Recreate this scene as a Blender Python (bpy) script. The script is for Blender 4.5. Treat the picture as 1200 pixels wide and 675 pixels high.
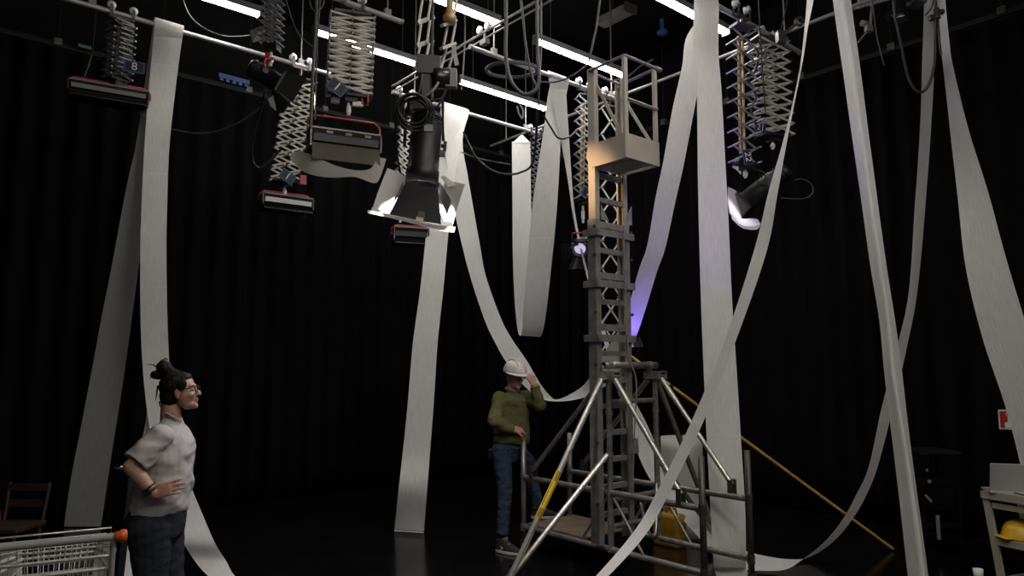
import bpy, bmesh, math, random
import numpy as np
from math import sin, cos, tan, pi, radians, sqrt, atan
from mathutils import Vector, Matrix, noise
random.seed(4)
SC = bpy.context.scene
COL = SC.collection
for o in list(bpy.data.objects):
    bpy.data.objects.remove(o)

# ------------------------------------------------------------------ camera, world, exposure
FPX, TILT, CAMH, YAW = 830.0, atan(94.5 / 830.0), 1.72, radians(50)
cd = bpy.data.cameras.new('camera')
cd.sensor_width = 36.0
cd.lens = FPX / 1200 * 36
cd.clip_start, cd.clip_end = 0.05, 100
cam = bpy.data.objects.new('camera', cd)
COL.objects.link(cam)
cam.location = (0, 0, CAMH)
cam.rotation_euler = (pi / 2 + TILT, 0, YAW - pi / 2)
SC.camera = cam

W = bpy.data.worlds.new('world')
SC.world = W
W.use_nodes = True
W.node_tree.nodes['Background'].inputs[0].default_value = (0.75, 0.78, 0.9, 1)
W.node_tree.nodes['Background'].inputs[1].default_value = 0.012
SC.view_settings.view_transform = 'Standard'
SC.view_settings.look = 'None'
SC.view_settings.gamma = 1
SC.view_settings.exposure = 0.0
SC.view_settings.use_curve_mapping = False
TUBE = 44.0            # radiance of the fluorescent tubes


# ------------------------------------------------------------------ where things stand (room axes: x along the left curtain, y along the right one)
def C(x, y, z=0.0):    # x metres to the right of the viewer, y metres ahead
    return Vector((x * sin(YAW) + y * cos(YAW), -x * cos(YAW) + y * sin(YAW), z))


def ray(px, py):
    dx = (px - 600) / FPX
    dv = (337.5 - py) / FPX
    fy = cos(TILT) - dv * sin(TILT)
    fz = sin(TILT) + dv * cos(TILT)
    return C(dx / fy, 1.0, fz / fy)


def P(px, py, d):
    return ray(px, py) * d + Vector((0, 0, CAMH))


def at_z(px, py, z):
    r = ray(px, py)
    return P(px, py, (z - CAMH) / r.z)


def at_y(px, py, y):
    return P(px, py, y / ray(px, py).y)


def at_x(px, py, x):
    return P(px, py, x / ray(px, py).x)


UP = Vector((0, 0, 1))
X, Y = Vector((1, 0, 0)), Vector((0, 1, 0))


# ------------------------------------------------------------------ materials
def mat(name, col, rough=0.6, metal=0.0, emit=None, var=0.0, vscale=8.0, spec=0.5, bump=0.0, stretch=None):
    m = bpy.data.materials.new(name)
    m.use_nodes = True
    nt = m.node_tree
    b = nt.nodes['Principled BSDF']
    c = (*col, 1)
    b.inputs['Base Color'].default_value = c
    b.inputs['Roughness'].default_value = rough
    b.inputs['Metallic'].default_value = metal
    b.inputs['Specular IOR Level'].default_value = spec
    if emit:
        b.inputs['Emission Color'].default_value = (*emit[0], 1)
        b.inputs['Emission Strength'].default_value = emit[1]
    if var or bump:
        tc = nt.nodes.new('ShaderNodeTexCoord')
        mp = nt.nodes.new('ShaderNodeMapping')
        nt.links.new(tc.outputs['UV' if stretch else 'Object'], mp.inputs[0])
        if stretch:
            mp.inputs['Scale'].default_value = stretch
        nz = nt.nodes.new('ShaderNodeTexNoise')
        nz.inputs['Scale'].default_value = vscale
        nz.inputs['Detail'].default_value = 5
        nt.links.new(mp.outputs[0], nz.inputs['Vector'])
        if var:
            rp = nt.nodes.new('ShaderNodeValToRGB')
            rp.color_ramp.elements[0].position = 0.3
            rp.color_ramp.elements[1].position = 0.7
            rp.color_ramp.elements[0].color = tuple(max(0, x * (1 - var)) for x in col) + (1,)
            rp.color_ramp.elements[1].color = tuple(min(1, x * (1 + var)) for x in col) + (1,)
            nt.links.new(nz.outputs[0], rp.inputs[0])
            nt.links.new(rp.outputs[0], b.inputs['Base Color'])
        if bump:
            bp = nt.nodes.new('ShaderNodeBump')
            bp.inputs['Strength'].default_value = bump
            bp.inputs['Distance'].default_value = 0.02
            nt.links.new(nz.outputs[0], bp.inputs['Height'])
            nt.links.new(bp.outputs[0], b.inputs['Normal'])
    return m


M = {}
M['curtain'] = mat('black_wool', (0.0036, 0.0035, 0.0038), 0.95, spec=0.1, var=0.25, vscale=3)
M['vinyl'] = mat('black_vinyl', (0.0045, 0.0045, 0.005), 0.17, spec=0.45, var=0.3, vscale=2.5)
M['paint'] = mat('black_paint', (0.008, 0.008, 0.008), 0.9, spec=0.1, var=0.2, vscale=2)
M['paper'] = mat('white_paper', (0.78, 0.77, 0.74), 0.8, spec=0.2, var=0.10, vscale=9, bump=0.12, stretch=(9, 0.8, 1))
M['paper_loose'] = mat('loose_paper', (0.72, 0.70, 0.66), 0.8, spec=0.2, var=0.04, vscale=6)
M['tracing'] = mat('tracing_paper', (0.55, 0.53, 0.48), 0.7, spec=0.2, var=0.08, vscale=10)
M['bar'] = mat('white_bar', (0.42, 0.41, 0.43), 0.35, 0.3)
M['scissor'] = mat('cream_steel', (0.50, 0.48, 0.42), 0.45, 0.1, var=0.12, vscale=20)
M['scissor_grey'] = mat('grey_steel', (0.33, 0.33, 0.34), 0.4, 0.5, var=0.12, vscale=20)
M['rail_dark'] = mat('dull_black_rail', (0.012, 0.012, 0.012), 0.7, spec=0.2)
M['alu'] = mat('tower_aluminium', (0.30, 0.28, 0.26), 0.42, 0.5, var=0.28, vscale=12)
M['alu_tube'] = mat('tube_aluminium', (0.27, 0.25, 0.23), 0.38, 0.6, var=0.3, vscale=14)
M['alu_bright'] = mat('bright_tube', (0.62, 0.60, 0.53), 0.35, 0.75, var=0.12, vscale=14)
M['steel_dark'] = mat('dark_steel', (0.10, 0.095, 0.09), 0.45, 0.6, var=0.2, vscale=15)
M['black'] = mat('black_metal', (0.010, 0.010, 0.011), 0.45, spec=0.4, var=0.2, vscale=10)
M['blackgloss'] = mat('black_plastic', (0.012, 0.012, 0.014), 0.3)
M['cable'] = mat('black_rubber', (0.014, 0.014, 0.015), 0.5)
M['cable_grey'] = mat('grey_rubber', (0.07, 0.07, 0.07), 0.5)
M['red'] = mat('red_steel', (0.42, 0.035, 0.03), 0.4)
M['blue'] = mat('blue_plate', (0.03, 0.09, 0.28), 0.5)
M['white'] = mat('white_plastic', (0.72, 0.71, 0.69), 0.45)
M['grey'] = mat('grey_plastic', (0.22, 0.21, 0.20), 0.5, var=0.1)
M['beige'] = mat('beige_enamel', (0.42, 0.33, 0.25), 0.5)
M['brown'] = mat('bronze_door', (0.10, 0.085, 0.066), 0.5, 0.3, var=0.2)
M['gold'] = mat('tan_spring', (0.42, 0.30, 0.14), 0.45, 0.4)
M['tube'] = mat('tube_light', (0.9, 0.9, 0.9), 0.5, emit=((1.0, 0.97, 0.93), TUBE))
M['tube_fill'] = mat('fill_tube_light', (0.9, 0.9, 0.9), 0.5, emit=((1.0, 0.95, 0.89), TUBE * 1.5))  # fill glow of the added unseen battens, stronger than the visible tubes
M['housing'] = mat('lamp_housing', (0.16, 0.16, 0.165), 0.5)
M['ply'] = mat('plywood', (0.17, 0.12, 0.08), 0.65, var=0.25, vscale=7)
M['plate'] = mat('basket_sheet', (0.47, 0.43, 0.37), 0.5, 0.35, var=0.1, vscale=5)
M['canister'] = mat('dull_yellow_plastic', (0.42, 0.23, 0.02), 0.5, var=0.2)
M['yellow'] = mat('yellow_plastic', (0.70, 0.42, 0.02), 0.4, var=0.1)
M['yellow_tape'] = mat('yellow_sticker', (0.72, 0.47, 0.03), 0.5)
M['pole'] = mat('yellow_pole', (0.62, 0.36, 0.10), 0.5, var=0.1)
M['orange'] = mat('orange_plastic', (0.62, 0.12, 0.02), 0.4)
M['chrome'] = mat('cart_wire', (0.72, 0.71, 0.65), 0.3, 0.6)
M['handle'] = mat('cart_handle', (0.30, 0.29, 0.28), 0.45)
M['cream'] = mat('cream_enamel', (0.36, 0.33, 0.25), 0.5, var=0.06)
M['laptop'] = mat('laptop_shell', (0.45, 0.44, 0.44), 0.4, 0.2)
M['signred'] = mat('sign_red', (0.40, 0.02, 0.02), 0.5)
M['wood'] = mat('brown_wood', (0.035, 0.02, 0.011), 0.6, var=0.3)
M['skin_w'] = mat('skin_woman', (0.40, 0.215, 0.15), 0.5, var=0.06, vscale=30)
M['skin_m'] = mat('skin_man', (0.50, 0.25, 0.19), 0.5, var=0.08, vscale=30)
M['lips'] = mat('lips', (0.33, 0.15, 0.12), 0.45)
M['hair'] = mat('black_hair', (0.006, 0.005, 0.0045), 0.6, spec=0.2, var=0.3, vscale=40)
M['hair_grey'] = mat('grey_hair', (0.14, 0.11, 0.09), 0.6)
M['eye'] = mat('eye_white', (0.6, 0.58, 0.55), 0.25)
M['iris'] = mat('eye_iris', (0.03, 0.018, 0.01), 0.2)
M['tee'] = mat('grey_cotton', (0.40, 0.375, 0.37), 0.9, spec=0.1, var=0.05, vscale=25)
M['fleece'] = mat('olive_fleece', (0.120, 0.115, 0.050), 0.95, spec=0.1, var=0.15, vscale=40)
M['collar'] = mat('grey_collar', (0.10, 0.105, 0.11), 0.9)
M['denim_dark'] = mat('black_denim', (0.024, 0.027, 0.036), 0.9, spec=0.1, var=0.25, vscale=60)
M['denim'] = mat('blue_denim', (0.032, 0.044, 0.070), 0.9, spec=0.1, var=0.3, vscale=50)
M['denim_lit'] = mat('mid_blue_denim', (0.075, 0.105, 0.17), 0.9, spec=0.1, var=0.25, vscale=50)
M['hat'] = mat('white_hard_hat', (0.78, 0.72, 0.70), 0.35)
M['shoe'] = mat('black_canvas', (0.018, 0.018, 0.02), 0.8)
M['sole'] = mat('white_sole', (0.45, 0.43, 0.41), 0.6)
M['strap'] = mat('tan_strap', (0.45, 0.27, 0.08), 0.5)
M['violet_lens'] = mat('violet_lens', (0.3, 0.2, 0.8), 0.3, emit=((0.75, 0.7, 1.0), 0.7))
M['warm_lens'] = mat('warm_lens', (0.9, 0.8, 0.6), 0.3, emit=((1.0, 0.55, 0.2), 3.0))
M['white_lens'] = mat('white_lens', (0.9, 0.9, 0.9), 0.3, emit=((1.0, 0.93, 0.97), 6.0))


def see_through(m, f):
    nt = m.node_tree
    b = nt.nodes['Principled BSDF']
    tr = nt.nodes.new('ShaderNodeBsdfTranslucent')
    tr.inputs[0].default_value = (0.75, 0.73, 0.70, 1)
    mx = nt.nodes.new('ShaderNodeMixShader')
    mx.inputs[0].default_value = f
    nt.links.new(b.outputs[0], mx.inputs[1])
    nt.links.new(tr.outputs[0], mx.inputs[2])
    nt.links.new(mx.outputs[0], nt.nodes['Material Output'].inputs[0])


def crease(m):
    nt = m.node_tree
    b = nt.nodes['Principled BSDF']
    tc = nt.nodes.new('ShaderNodeTexCoord')
    sp = nt.nodes.new('ShaderNodeSeparateXYZ')
    nt.links.new(tc.outputs['UV'], sp.inputs[0])
    mu = nt.nodes.new('ShaderNodeMath')
    mu.operation = 'MULTIPLY'
    mu.inputs[1].default_value = 0.83
    nt.links.new(sp.outputs[1], mu.inputs[0])
    fr = nt.nodes.new('ShaderNodeMath')
    fr.operation = 'FRACT'
    nt.links.new(mu.outputs[0], fr.inputs[0])
    mr = nt.nodes.new('ShaderNodeMapRange')
    mr.inputs[1].default_value, mr.inputs[2].default_value = 0.0, 0.018
    mr.inputs[3].default_value, mr.inputs[4].default_value = 1.0, 0.0
    nt.links.new(fr.outputs[0], mr.inputs[0])
    bp = nt.nodes.new('ShaderNodeBump')
    bp.inputs['Strength'].default_value = 0.5
    bp.inputs['Distance'].default_value = 0.004
    nt.links.new(mr.outputs[0], bp.inputs['Height'])
    old = b.inputs['Normal'].links[0].from_socket
    nt.links.new(old, bp.inputs['Normal'])
    nt.links.new(bp.outputs[0], b.inputs['Normal'])


crease(M['paper'])
see_through(M['paper'], 0.22)
see_through(M['paper_loose'], 0.3)
see_through(M['tracing'], 0.45)


# ------------------------------------------------------------------ mesh building
def tag(o, label=None, cat=None, group=None, kind=None):
    if label: o['label'] = label
    if cat: o['category'] = cat
    if group: o['group'] = group
    if kind: o['kind'] = kind
    return o


ORG = {}


def empty(name, loc, label, cat, group=None):
    o = bpy.data.objects.new(name, None)
    o.empty_display_size = 0.1
    COL.objects.link(o)
    o.location = loc
    ORG[o.name] = Vector(loc)
    return tag(o, label, cat, group)


def link(name, me, parent=None):
    """vertices come in room coordinates; a child shares its thing's origin, a top-level mesh gets the middle of its base"""
    if parent:
        org = ORG[parent.name]
    else:
        co = np.empty(len(me.vertices) * 3)
        me.vertices.foreach_get('co', co)
        co = co.reshape(-1, 3)
        lo, hi = co.min(0), co.max(0)
        org = Vector(((lo[0] + hi[0]) / 2, (lo[1] + hi[1]) / 2, lo[2]))
    me.transform(Matrix.Translation(-org))
    o = bpy.data.objects.new(name, me)
    COL.objects.link(o)
    if parent:
        o.parent = parent
    else:
        o.location = org
    ORG[o.name] = org.copy()
    return o


def frame(d, hint=UP):
    d = d.normalized()
    if abs(d.dot(hint)) > 0.98:
        hint = X if abs(d.dot(X)) < 0.9 else Y
    a = d.cross(hint).normalized()
    return a, a.cross(d).normalized()


class MB:
    def __init__(s):
        s.v, s.f, s.mi, s.sm = [], [], [], []

    def add(s, vs, fs, mi=0, smooth=False):
        n = len(s.v)
        s.v += [tuple(q) for q in vs]
        for f in fs:
            s.f.append(tuple(i + n for i in f))
            s.mi.append(mi)
            s.sm.append(smooth)
        return s

    def obox(s, c, ax, ay, az, mi=0):              # c centre; ax, ay, az half-extent vectors
        vs = [c + ax * i + ay * j + az * k for i in (-1, 1) for j in (-1, 1) for k in (-1, 1)]
        fs = [(0, 1, 3, 2), (4, 6, 7, 5), (0, 4, 5, 1), (2, 3, 7, 6), (0, 2, 6, 4), (1, 5, 7, 3)]
        if ax.cross(ay).dot(az) < 0:
            fs = [f[::-1] for f in fs]
        return s.add(vs, fs, mi)

    def box(s, lo, hi, mi=0):
        lo, hi = Vector(lo), Vector(hi)
        c, h = (lo + hi) / 2, (hi - lo) / 2
        return s.obox(c, X * h.x, Y * h.y, UP * h.z, mi)

    def bar(s, a, b, w, t, hint=UP, mi=0):          # flat bar a-b; w across, t thick along hint side
        d = b - a
        p, q = frame(d, hint)
        return s.obox((a + b) / 2, d / 2, p * w / 2, q * t / 2, mi)

    def tube(s, a, b, r, r2=None, n=12, mi=0, cap=True):
        r2 = r if r2 is None else r2
        p, q = frame(b - a)
        vs = []
        for c, rr in ((a, r), (b, r2)):
            vs += [c + (p * cos(2 * pi * i / n) + q * sin(2 * pi * i / n)) * rr for i in range(n)]
        s.add(vs, [(i, (i + 1) % n, n + (i + 1) % n, n + i) for i in range(n)], mi, True)
        if cap:
            s.add(vs[:n], [tuple(range(n - 1, -1, -1))], mi)
            s.add(vs[n:], [tuple(range(n))], mi)
        return s

    def pipe(s, a, b, r, wall=0.004, n=14, mi=0):   # open-ended hollow tube
        p, q = frame(b - a)
        vs = []
        for c in (a, b):
            for rr in (r, r - wall):
                vs += [c + (p * cos(2 * pi * i / n) + q * sin(2 * pi * i / n)) * rr for i in range(n)]
        fs = []
        for i in range(n):
            j = (i + 1) % n
            fs += [(i, j, 2 * n + j, 2 * n + i), (n + j, n + i, 3 * n + i, 3 * n + j), (j, i, n + i, n + j), (2 * n + i, 2 * n + j, 3 * n + j, 3 * n + i)]
        return s.add(vs, fs, mi, True)

    def path(s, pts, r, n=8, mi=0, closed=False, taper=None):
        pts = [Vector(p) for p in pts]
        m = len(pts)
        vs = []
        prev = None
        for i, c in enumerate(pts):
            if closed:
                d = pts[(i + 1) % m] - pts[i - 1]
            else:
                d = pts[min(i + 1, m - 1)] - pts[max(i - 1, 0)]
            d.normalize()
            if prev is None:
                p, q = frame(d)
            else:
                p = (prev - d * prev.dot(d)).normalized()
                q = d.cross(p)
            prev = p
            rr = r if taper is None else r + (taper - r) * i / (m - 1)
            vs += [c + (p * cos(2 * pi * k / n) + q * sin(2 * pi * k / n)) * rr for k in range(n)]
        fs = []
        for i in range(m if closed else m - 1):
            a, b = i * n, ((i + 1) % m) * n
            fs += [(a + k, a + (k + 1) % n, b + (k + 1) % n, b + k) for k in range(n)]
        s.add(vs, fs, mi, True)
        if not closed:
            s.add(vs[:n], [tuple(range(n - 1, -1, -1))], mi)
            s.add(vs[-n:], [tuple(range(n))], mi)
        return s

    def lathe(s, c, axis, prof, n=20, mi=0, ref=None):    # prof: (r, h) along axis
        axis = axis.normalized()
        p, q = frame(axis, ref or UP)
        vs = []
        for r, h in prof:
            vs += [c + axis * h + (p * cos(2 * pi * i / n) + q * sin(2 * pi * i / n)) * max(r, 1e-5) for i in range(n)]
        fs = []
        for k in range(len(prof) - 1):
            a, b = k * n, (k + 1) * n
            fs += [(a + i, a + (i + 1) % n, b + (i + 1) % n, b + i) for i in range(n)]
        return s.add(vs, fs, mi, True)

    def ell(s, c, ax, ay, az, n=18, m=10, mi=0):         # ellipsoid by its half-axis vectors
        vs = [c + az]
        for i in range(1, m):
            t = pi * i / m
            vs += [c + az * cos(t) + (ax * cos(2 * pi * k / n) + ay * sin(2 * pi * k / n)) * sin(t) for k in range(n)]
        vs.append(c - az)
        fs = [(0, 1 + k, 1 + (k + 1) % n) for k in range(n)]
        for i in range(m - 2):
            a, b = 1 + i * n, 1 + (i + 1) * n
            fs += [(a + k, b + k, b + (k + 1) % n, a + (k + 1) % n) for k in range(n)]
        e = len(vs) - 1
        a = 1 + (m - 2) * n
        fs += [(a + k, e, a + (k + 1) % n) for k in range(n)]
        if ax.cross(ay).dot(az) < 0:
            fs = [f[::-1] for f in fs]
        return s.add(vs, fs, mi, True)

    def quad(s, a, b, c, d, t=0.0, mi=0):                # plate with thickness t
        a, b, c, d = (Vector(q) for q in (a, b, c, d))
        nrm = (b - a).cross(d - a).normalized() * t / 2
        vs = [q - nrm for q in (a, b, c, d)] + [q + nrm for q in (a, b, c, d)]
        return s.add(vs, [(3, 2, 1, 0), (4, 5, 6, 7), (0, 1, 5, 4), (1, 2, 6, 5), (2, 3, 7, 6), (3, 0, 4, 7)], mi)

    def prism(s, pts, t, mi=0):                          # polygon pts, extruded by vector t
        n = len(pts)
        pts = [Vector(q) for q in pts]
        vs = pts + [q + t for q in pts]
        fs = [tuple(range(n - 1, -1, -1)), tuple(range(n, 2 * n))] + [(i, (i + 1) % n, n + (i + 1) % n, n + i) for i in range(n)]
        nrm = Vector((0, 0, 0))
        for i in range(n):
            nrm += pts[i].cross(pts[(i + 1) % n])
        if nrm.dot(t) < 0:
            fs = [f[::-1] for f in fs]
        return s.add(vs, fs, mi)

    def mesh(s, name, mats):
        me = bpy.data.meshes.new(name)
        me.from_pydata(s.v, [], s.f)
        for m in (mats if isinstance(mats, (list, tuple)) else [mats]):
            me.materials.append(m)
        me.polygons.foreach_set('material_index', s.mi)
        me.polygons.foreach_set('use_smooth', s.sm)
        me.update()
        return me

    def build(s, name, mats, parent=None, bevel=0.0):
        o = link(name, s.mesh(name, mats), parent)
        if bevel:
            b = o.modifiers.new('bevel', 'BEVEL')
            b.width = bevel
            b.segments = 2
            b.limit_method = 'ANGLE'
        return o


def crom(pts, k):
    """Catmull-Rom through pts, k steps a span"""
    out = []
    n = len(pts)
    for i in range(n - 1):
        a, b, c, d = pts[max(i - 1, 0)], pts[i], pts[i + 1], pts[min(i + 2, n - 1)]
        for j in range(k):
            t = j / k
            out.append(0.5 * ((2 * b) + (c - a) * t + (2 * a - 5 * b + 4 * c - d) * t * t + (3 * b - a - 3 * c + d) * t ** 3))
    out.append(pts[-1])
    return out


def cable(name, pts, r, label=None, cat='cable', group=None, m='cable', parent=None, k=6):
    o = MB().path(crom([Vector(p) for p in pts], k), r, 8).build(name, M[m], parent)
    if not parent:
        tag(o, label, cat, group)
    return o


def text(name, s, size, c, right, up, m, parent, depth=0.001):
    cu = bpy.data.curves.new(name, 'FONT')
    cu.body = s
    cu.size = size
    cu.align_x = 'CENTER'
    cu.align_y = 'CENTER'
    cu.extrude = depth
    t = bpy.data.objects.new(name, cu)
    COL.objects.link(t)
    dg = bpy.context.evaluated_depsgraph_get()
    me = bpy.data.meshes.new_from_object(t.evaluated_get(dg))
    bpy.data.objects.remove(t)
    r = right.normalized()
    u = (up - r * up.dot(r)).normalized()
    n = r.cross(u)
    mx = Matrix((r, u, n)).transposed().to_4x4()
    mx.translation = c
    me.transform(mx)
    me.materials.clear()
    me.materials.append(m)
    return link(name, me, parent)


# ------------------------------------------------------------------ the room
def struct(name, mb, m):
    return tag(mb.build(name, m), kind='structure')


x0, x1, y0, y1, zc = -4.2, 8.75, -4.2, 9.62, 6.7
struct('floor', MB().box((x0, y0, -0.1), (x1, y1, 0)), M['vinyl'])
struct('ceiling', MB().box((x0, y0, zc), (x1, y1, zc + 0.1)), M['paint'])
struct('wall_left', MB().box((x0, y1, 0), (x1, y1 + 0.1, zc)), M['paint'])
struct('wall_right', MB().box((x1, y0, 0), (x1 + 0.1, y1, zc)), M['paint'])
struct('wall_behind', MB().box((x0, y0 - 0.1, 0), (x1, y0, zc)), M['paint'])
struct('wall_near', MB().box((x0 - 0.1, y0, 0), (x0, y1, zc)), M['paint'])


def curtain(a, b, zt, label):
    d = (b - a)
    L = d.length
    d.normalize()
    nrm = Vector((-d.y, d.x, 0))
    n = int(L / 0.02)
    rows = 14
    vs, fs = [], []
    for j in range(rows + 1):
        z = zt * j / rows
        for i in range(n + 1):
            s = L * i / n
            w = s * 2 * pi / 0.27 + 0.9 * noise.noise(Vector((s * 0.9, z * 0.12, 3)))*2
            amp = 0.045 + 0.02 * noise.noise(Vector((s * 1.7, z * 0.15, 9)))
            vs.append(a + d * s + nrm * amp * sin(w) + UP * (z + 0.01))
    for j in range(rows):
        for i in range(n):
            q = j * (n + 1) + i
            fs.append((q, q + 1, q + n + 2, q + n + 1))
    o = MB().add(vs, fs, 0, True).build('stage_curtain', M['curtain'])
    s = o.modifiers.new('thickness', 'SOLIDIFY')
    s.thickness = 0.006
    return tag(o, label, 'curtain')


curtain(Vector((-3.8, 9.36, 0)), Vector((8.36, 9.36, 0)), 5.38, 'pleated black stage curtain along the left side of the room')
curtain(Vector((8.47, 9.2, 0)), Vector((8.47, -3.8, 0)), 5.36, 'pleated black stage curtain along the right side of the room')


def rail(a, b, label):
    t = empty('curtain_rail', (a + b) / 2, label, 'rail')
    d = (b - a).normalized()
    MB().bar(a, b, 0.03, 0.06).build('track', M['rail_dark'], t)
    L = (b - a).length
    for i in range(int(L / 1.1) + 1):
        p = a + d * (0.4 + i * 1.1)
        h = MB().tube(p + UP * 0.03, p + UP * (zc - a.z), 0.012).build('hanger', M['rail_dark'], t)
        MB().obox(p + UP * 0.03, d * 0.04, d.cross(UP) * 0.03, UP * 0.04).build('bracket', M['steel_dark'], h)
    return t


rail(Vector((-3.8, 9.36, 5.44)), Vector((8.36, 9.36, 5.44)), 'dark curtain track above the left curtain')
rail(Vector((8.47, -3.8, 5.42)), Vector((8.47, 9.2, 5.42)), 'dark curtain track above the right curtain')

# ------------------------------------------------------------------ lighting bars and battens
PZ = 5.3
V2, V3, V4 = 7.8, 6.1, 3.8


def bar(a, b, label, caps=(True, True), r=0.026):
    t = empty('lighting_bar', (a + b) / 2, label, 'lighting bar', 'white tubular lighting bars')
    d = (b - a).normalized()
    MB().tube(a, b, r, n=16).build('tube', M['bar'], t)
    for p, s in ((a, -1), (b, 1)):
        if caps[0 if s < 0 else 1]:
            MB().tube(p, p + d * s * 0.03, r * 1.12, n=16).build('end_cap', M['grey'], t)
    L = (b - a).length
    for i in range(2):
        p = a + d * L * (0.12 + 0.76 * i)
        MB().tube(p + UP * 0.02, Vector((p.x, p.y, zc)), 0.008).obox(p + UP * 0.03, d * 0.035, d.cross(UP) * 0.02, UP * 0.05).build('suspension', M['grey'], t)
    return t


def bx(px, v):
    """x on the bar at depth v, seen at pixel column px, bar height PZ"""
    lo, hi = -5.0, 9.0
    for _ in range(50):
        m = (lo + hi) / 2
        f = m * cos(YAW) + v * sin(YAW)
        xr = m * sin(YAW) - v * cos(YAW)
        fz = f * cos(TILT) + (PZ - CAMH) * sin(TILT)
        if 600 + FPX * xr / fz < px:
            lo = m
        else:
            hi = m
    return lo


def on_bar(px, v, dz=0.0):
    return Vector((bx(px, v), v, PZ + dz))


bar(on_bar(60, V2), on_bar(384, V2), 'white lighting bar carrying the number 8 panel and the leftmost paper strip')
bar(on_bar(462, V2), on_bar(634, V2), 'white lighting bar behind the big hanging spotlight carrying a long paper strip')
bar(on_bar(330, V3), on_bar(469, V3), 'white lighting bar above the softlight with the torn paper')
bar(on_bar(553, V3), on_bar(735, V3), 'white lighting bar running behind the top of the tower')
bar(on_bar(775, V4), on_bar(936, V4), 'white lighting bar right of the tower carrying two pantographs', )

# running rails across the bars
g1 = at_z(498, 84, 5.36)
for dz in (0.0, -0.09):
    pass
rl = empty('trolley_rail', (g1.x, 5.5, 5.45), 'thin double overhead rail crossing above the bars left of the tower', 'rail')
MB().tube(Vector((g1.x, 7.9, 5.42)), Vector((g1.x, 1.5, 5.42)), 0.014).build('upper_rail', M['grey'], rl)
MB().tube(Vector((g1.x, 7.9, 5.34)), Vector((g1.x, 1.5, 5.34)), 0.010).build('lower_rail', M['grey'], rl)
tp = at_z(570, 38, 5.42)
w = MB()
for i in (-1, 1):
    w.lathe(Vector((g1.x - 0.02, tp.y + i * 0.07, 5.46)), X, [(0.012, -0.01), (0.045, -0.01), (0.045, 0.01), (0.012, 0.01), (0.012, -0.01)], 16)
w.build('wheel', M['white'], rl)
MB().tube(Vector((g1.x, tp.y, 5.4)), Vector((g1.x, tp.y, 5.3)), 0.014).obox(Vector((g1.x, tp.y, 5.3)), X * 0.03, Y * 0.05, UP * 0.03).build('trolley', M['grey'], rl)
g2 = at_z(770, 96, 5.36)
rl = empty('trolley_rail', (g2.x, 3, 5.36), 'thin overhead rail seen through the guard rail of the tower', 'rail')
MB().tube(Vector((g2.x, 8.9, 5.36)), Vector((g2.x, 0.6, 5.36)), 0.02).build('tube', M['grey'], rl)
MB().tube(Vector((g2.x, 8.5, 5.36)), Vector((g2.x, 8.5, zc)), 0.01).tube(Vector((g2.x, 1.5, 5.36)), Vector((g2.x, 1.5, zc)), 0.01).build('hanger', M['grey'], rl)

# fluorescent battens
LZ = 5.6


def batten(a, b, label, m='tube'):
    a, b = a.copy(), b.copy()
    y = (a.y + b.y) / 2
    a.y = b.y = y
    t = empty('fluorescent_batten', ((a.x + b.x) / 2, y, LZ), label, 'lamp', 'fluorescent ceiling battens')
    MB().box((a.x - 0.02, y - 0.05, LZ + 0.035), (b.x + 0.02, y + 0.05, LZ + 0.11)).build('housing', M['housing'], t, 0.008)
    d = MB()
    n = 8
    prof = [Vector((0, -0.045 * cos(pi * i / n), -0.04 * sin(pi * i / n) + 0.034)) for i in range(n + 1)]
    d.prism([Vector((a.x, y, LZ)) + p for p in prof], X * (b.x - a.x))
    d.build('tube_cover', M[m], t)
    for x, e in ((a.x, -1), (b.x, 1)):
        MB().obox(Vector((x + 0.008 * e, y, LZ + 0.024)), X * 0.012, Y * 0.052, UP * 0.036).build('end_cap', M['housing'], t)
    for f in (0.15, 0.85):
        x = a.x + (b.x - a.x) * f
        MB().tube(Vector((x, y, LZ + 0.1)), Vector((x, y, zc)), 0.006, n=6).build('hanger', M['steel_dark'], t)
    return t


batten(at_z(225, -5, LZ), at_z(303, 19, LZ), 'lit fluorescent batten at the top left, cut by the picture edge')
batten(at_z(370, 38, LZ), at_z(486, 78, LZ), 'lit fluorescent batten seen behind the dense cream pantograph')
batten(at_z(503, -2, LZ), at_z(583, 30, LZ), 'lit fluorescent batten beside the top of the big spotlight pantograph')
batten(at_z(540, 96, LZ), at_z(636, 130, LZ), 'lit fluorescent batten above the U-shaped paper loop')
batten(at_z(629, 50, LZ), at_z(730, 91, LZ), 'lit fluorescent batten left of and behind the tower top')
batten(at_z(752, -8, LZ), at_z(854, 39, LZ), 'lit fluorescent batten at the top, partly behind a paper strip')
# unseen battens added above and behind the viewer to brighten the fronts of things
for y, xs in ((2.9, (3.2,)), (1.35, (1.05,)), (-0.2, (1.05, 3.2)), (-1.75, (-1.1, 1.05, 3.2)), (-3.3, (1.05, 3.2))):
    for x in xs:
        batten(Vector((x, y, LZ)), Vector((x + 1.58, y, LZ)), 'added fluorescent batten above and behind the viewer, outside the picture', 'tube_fill')

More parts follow.
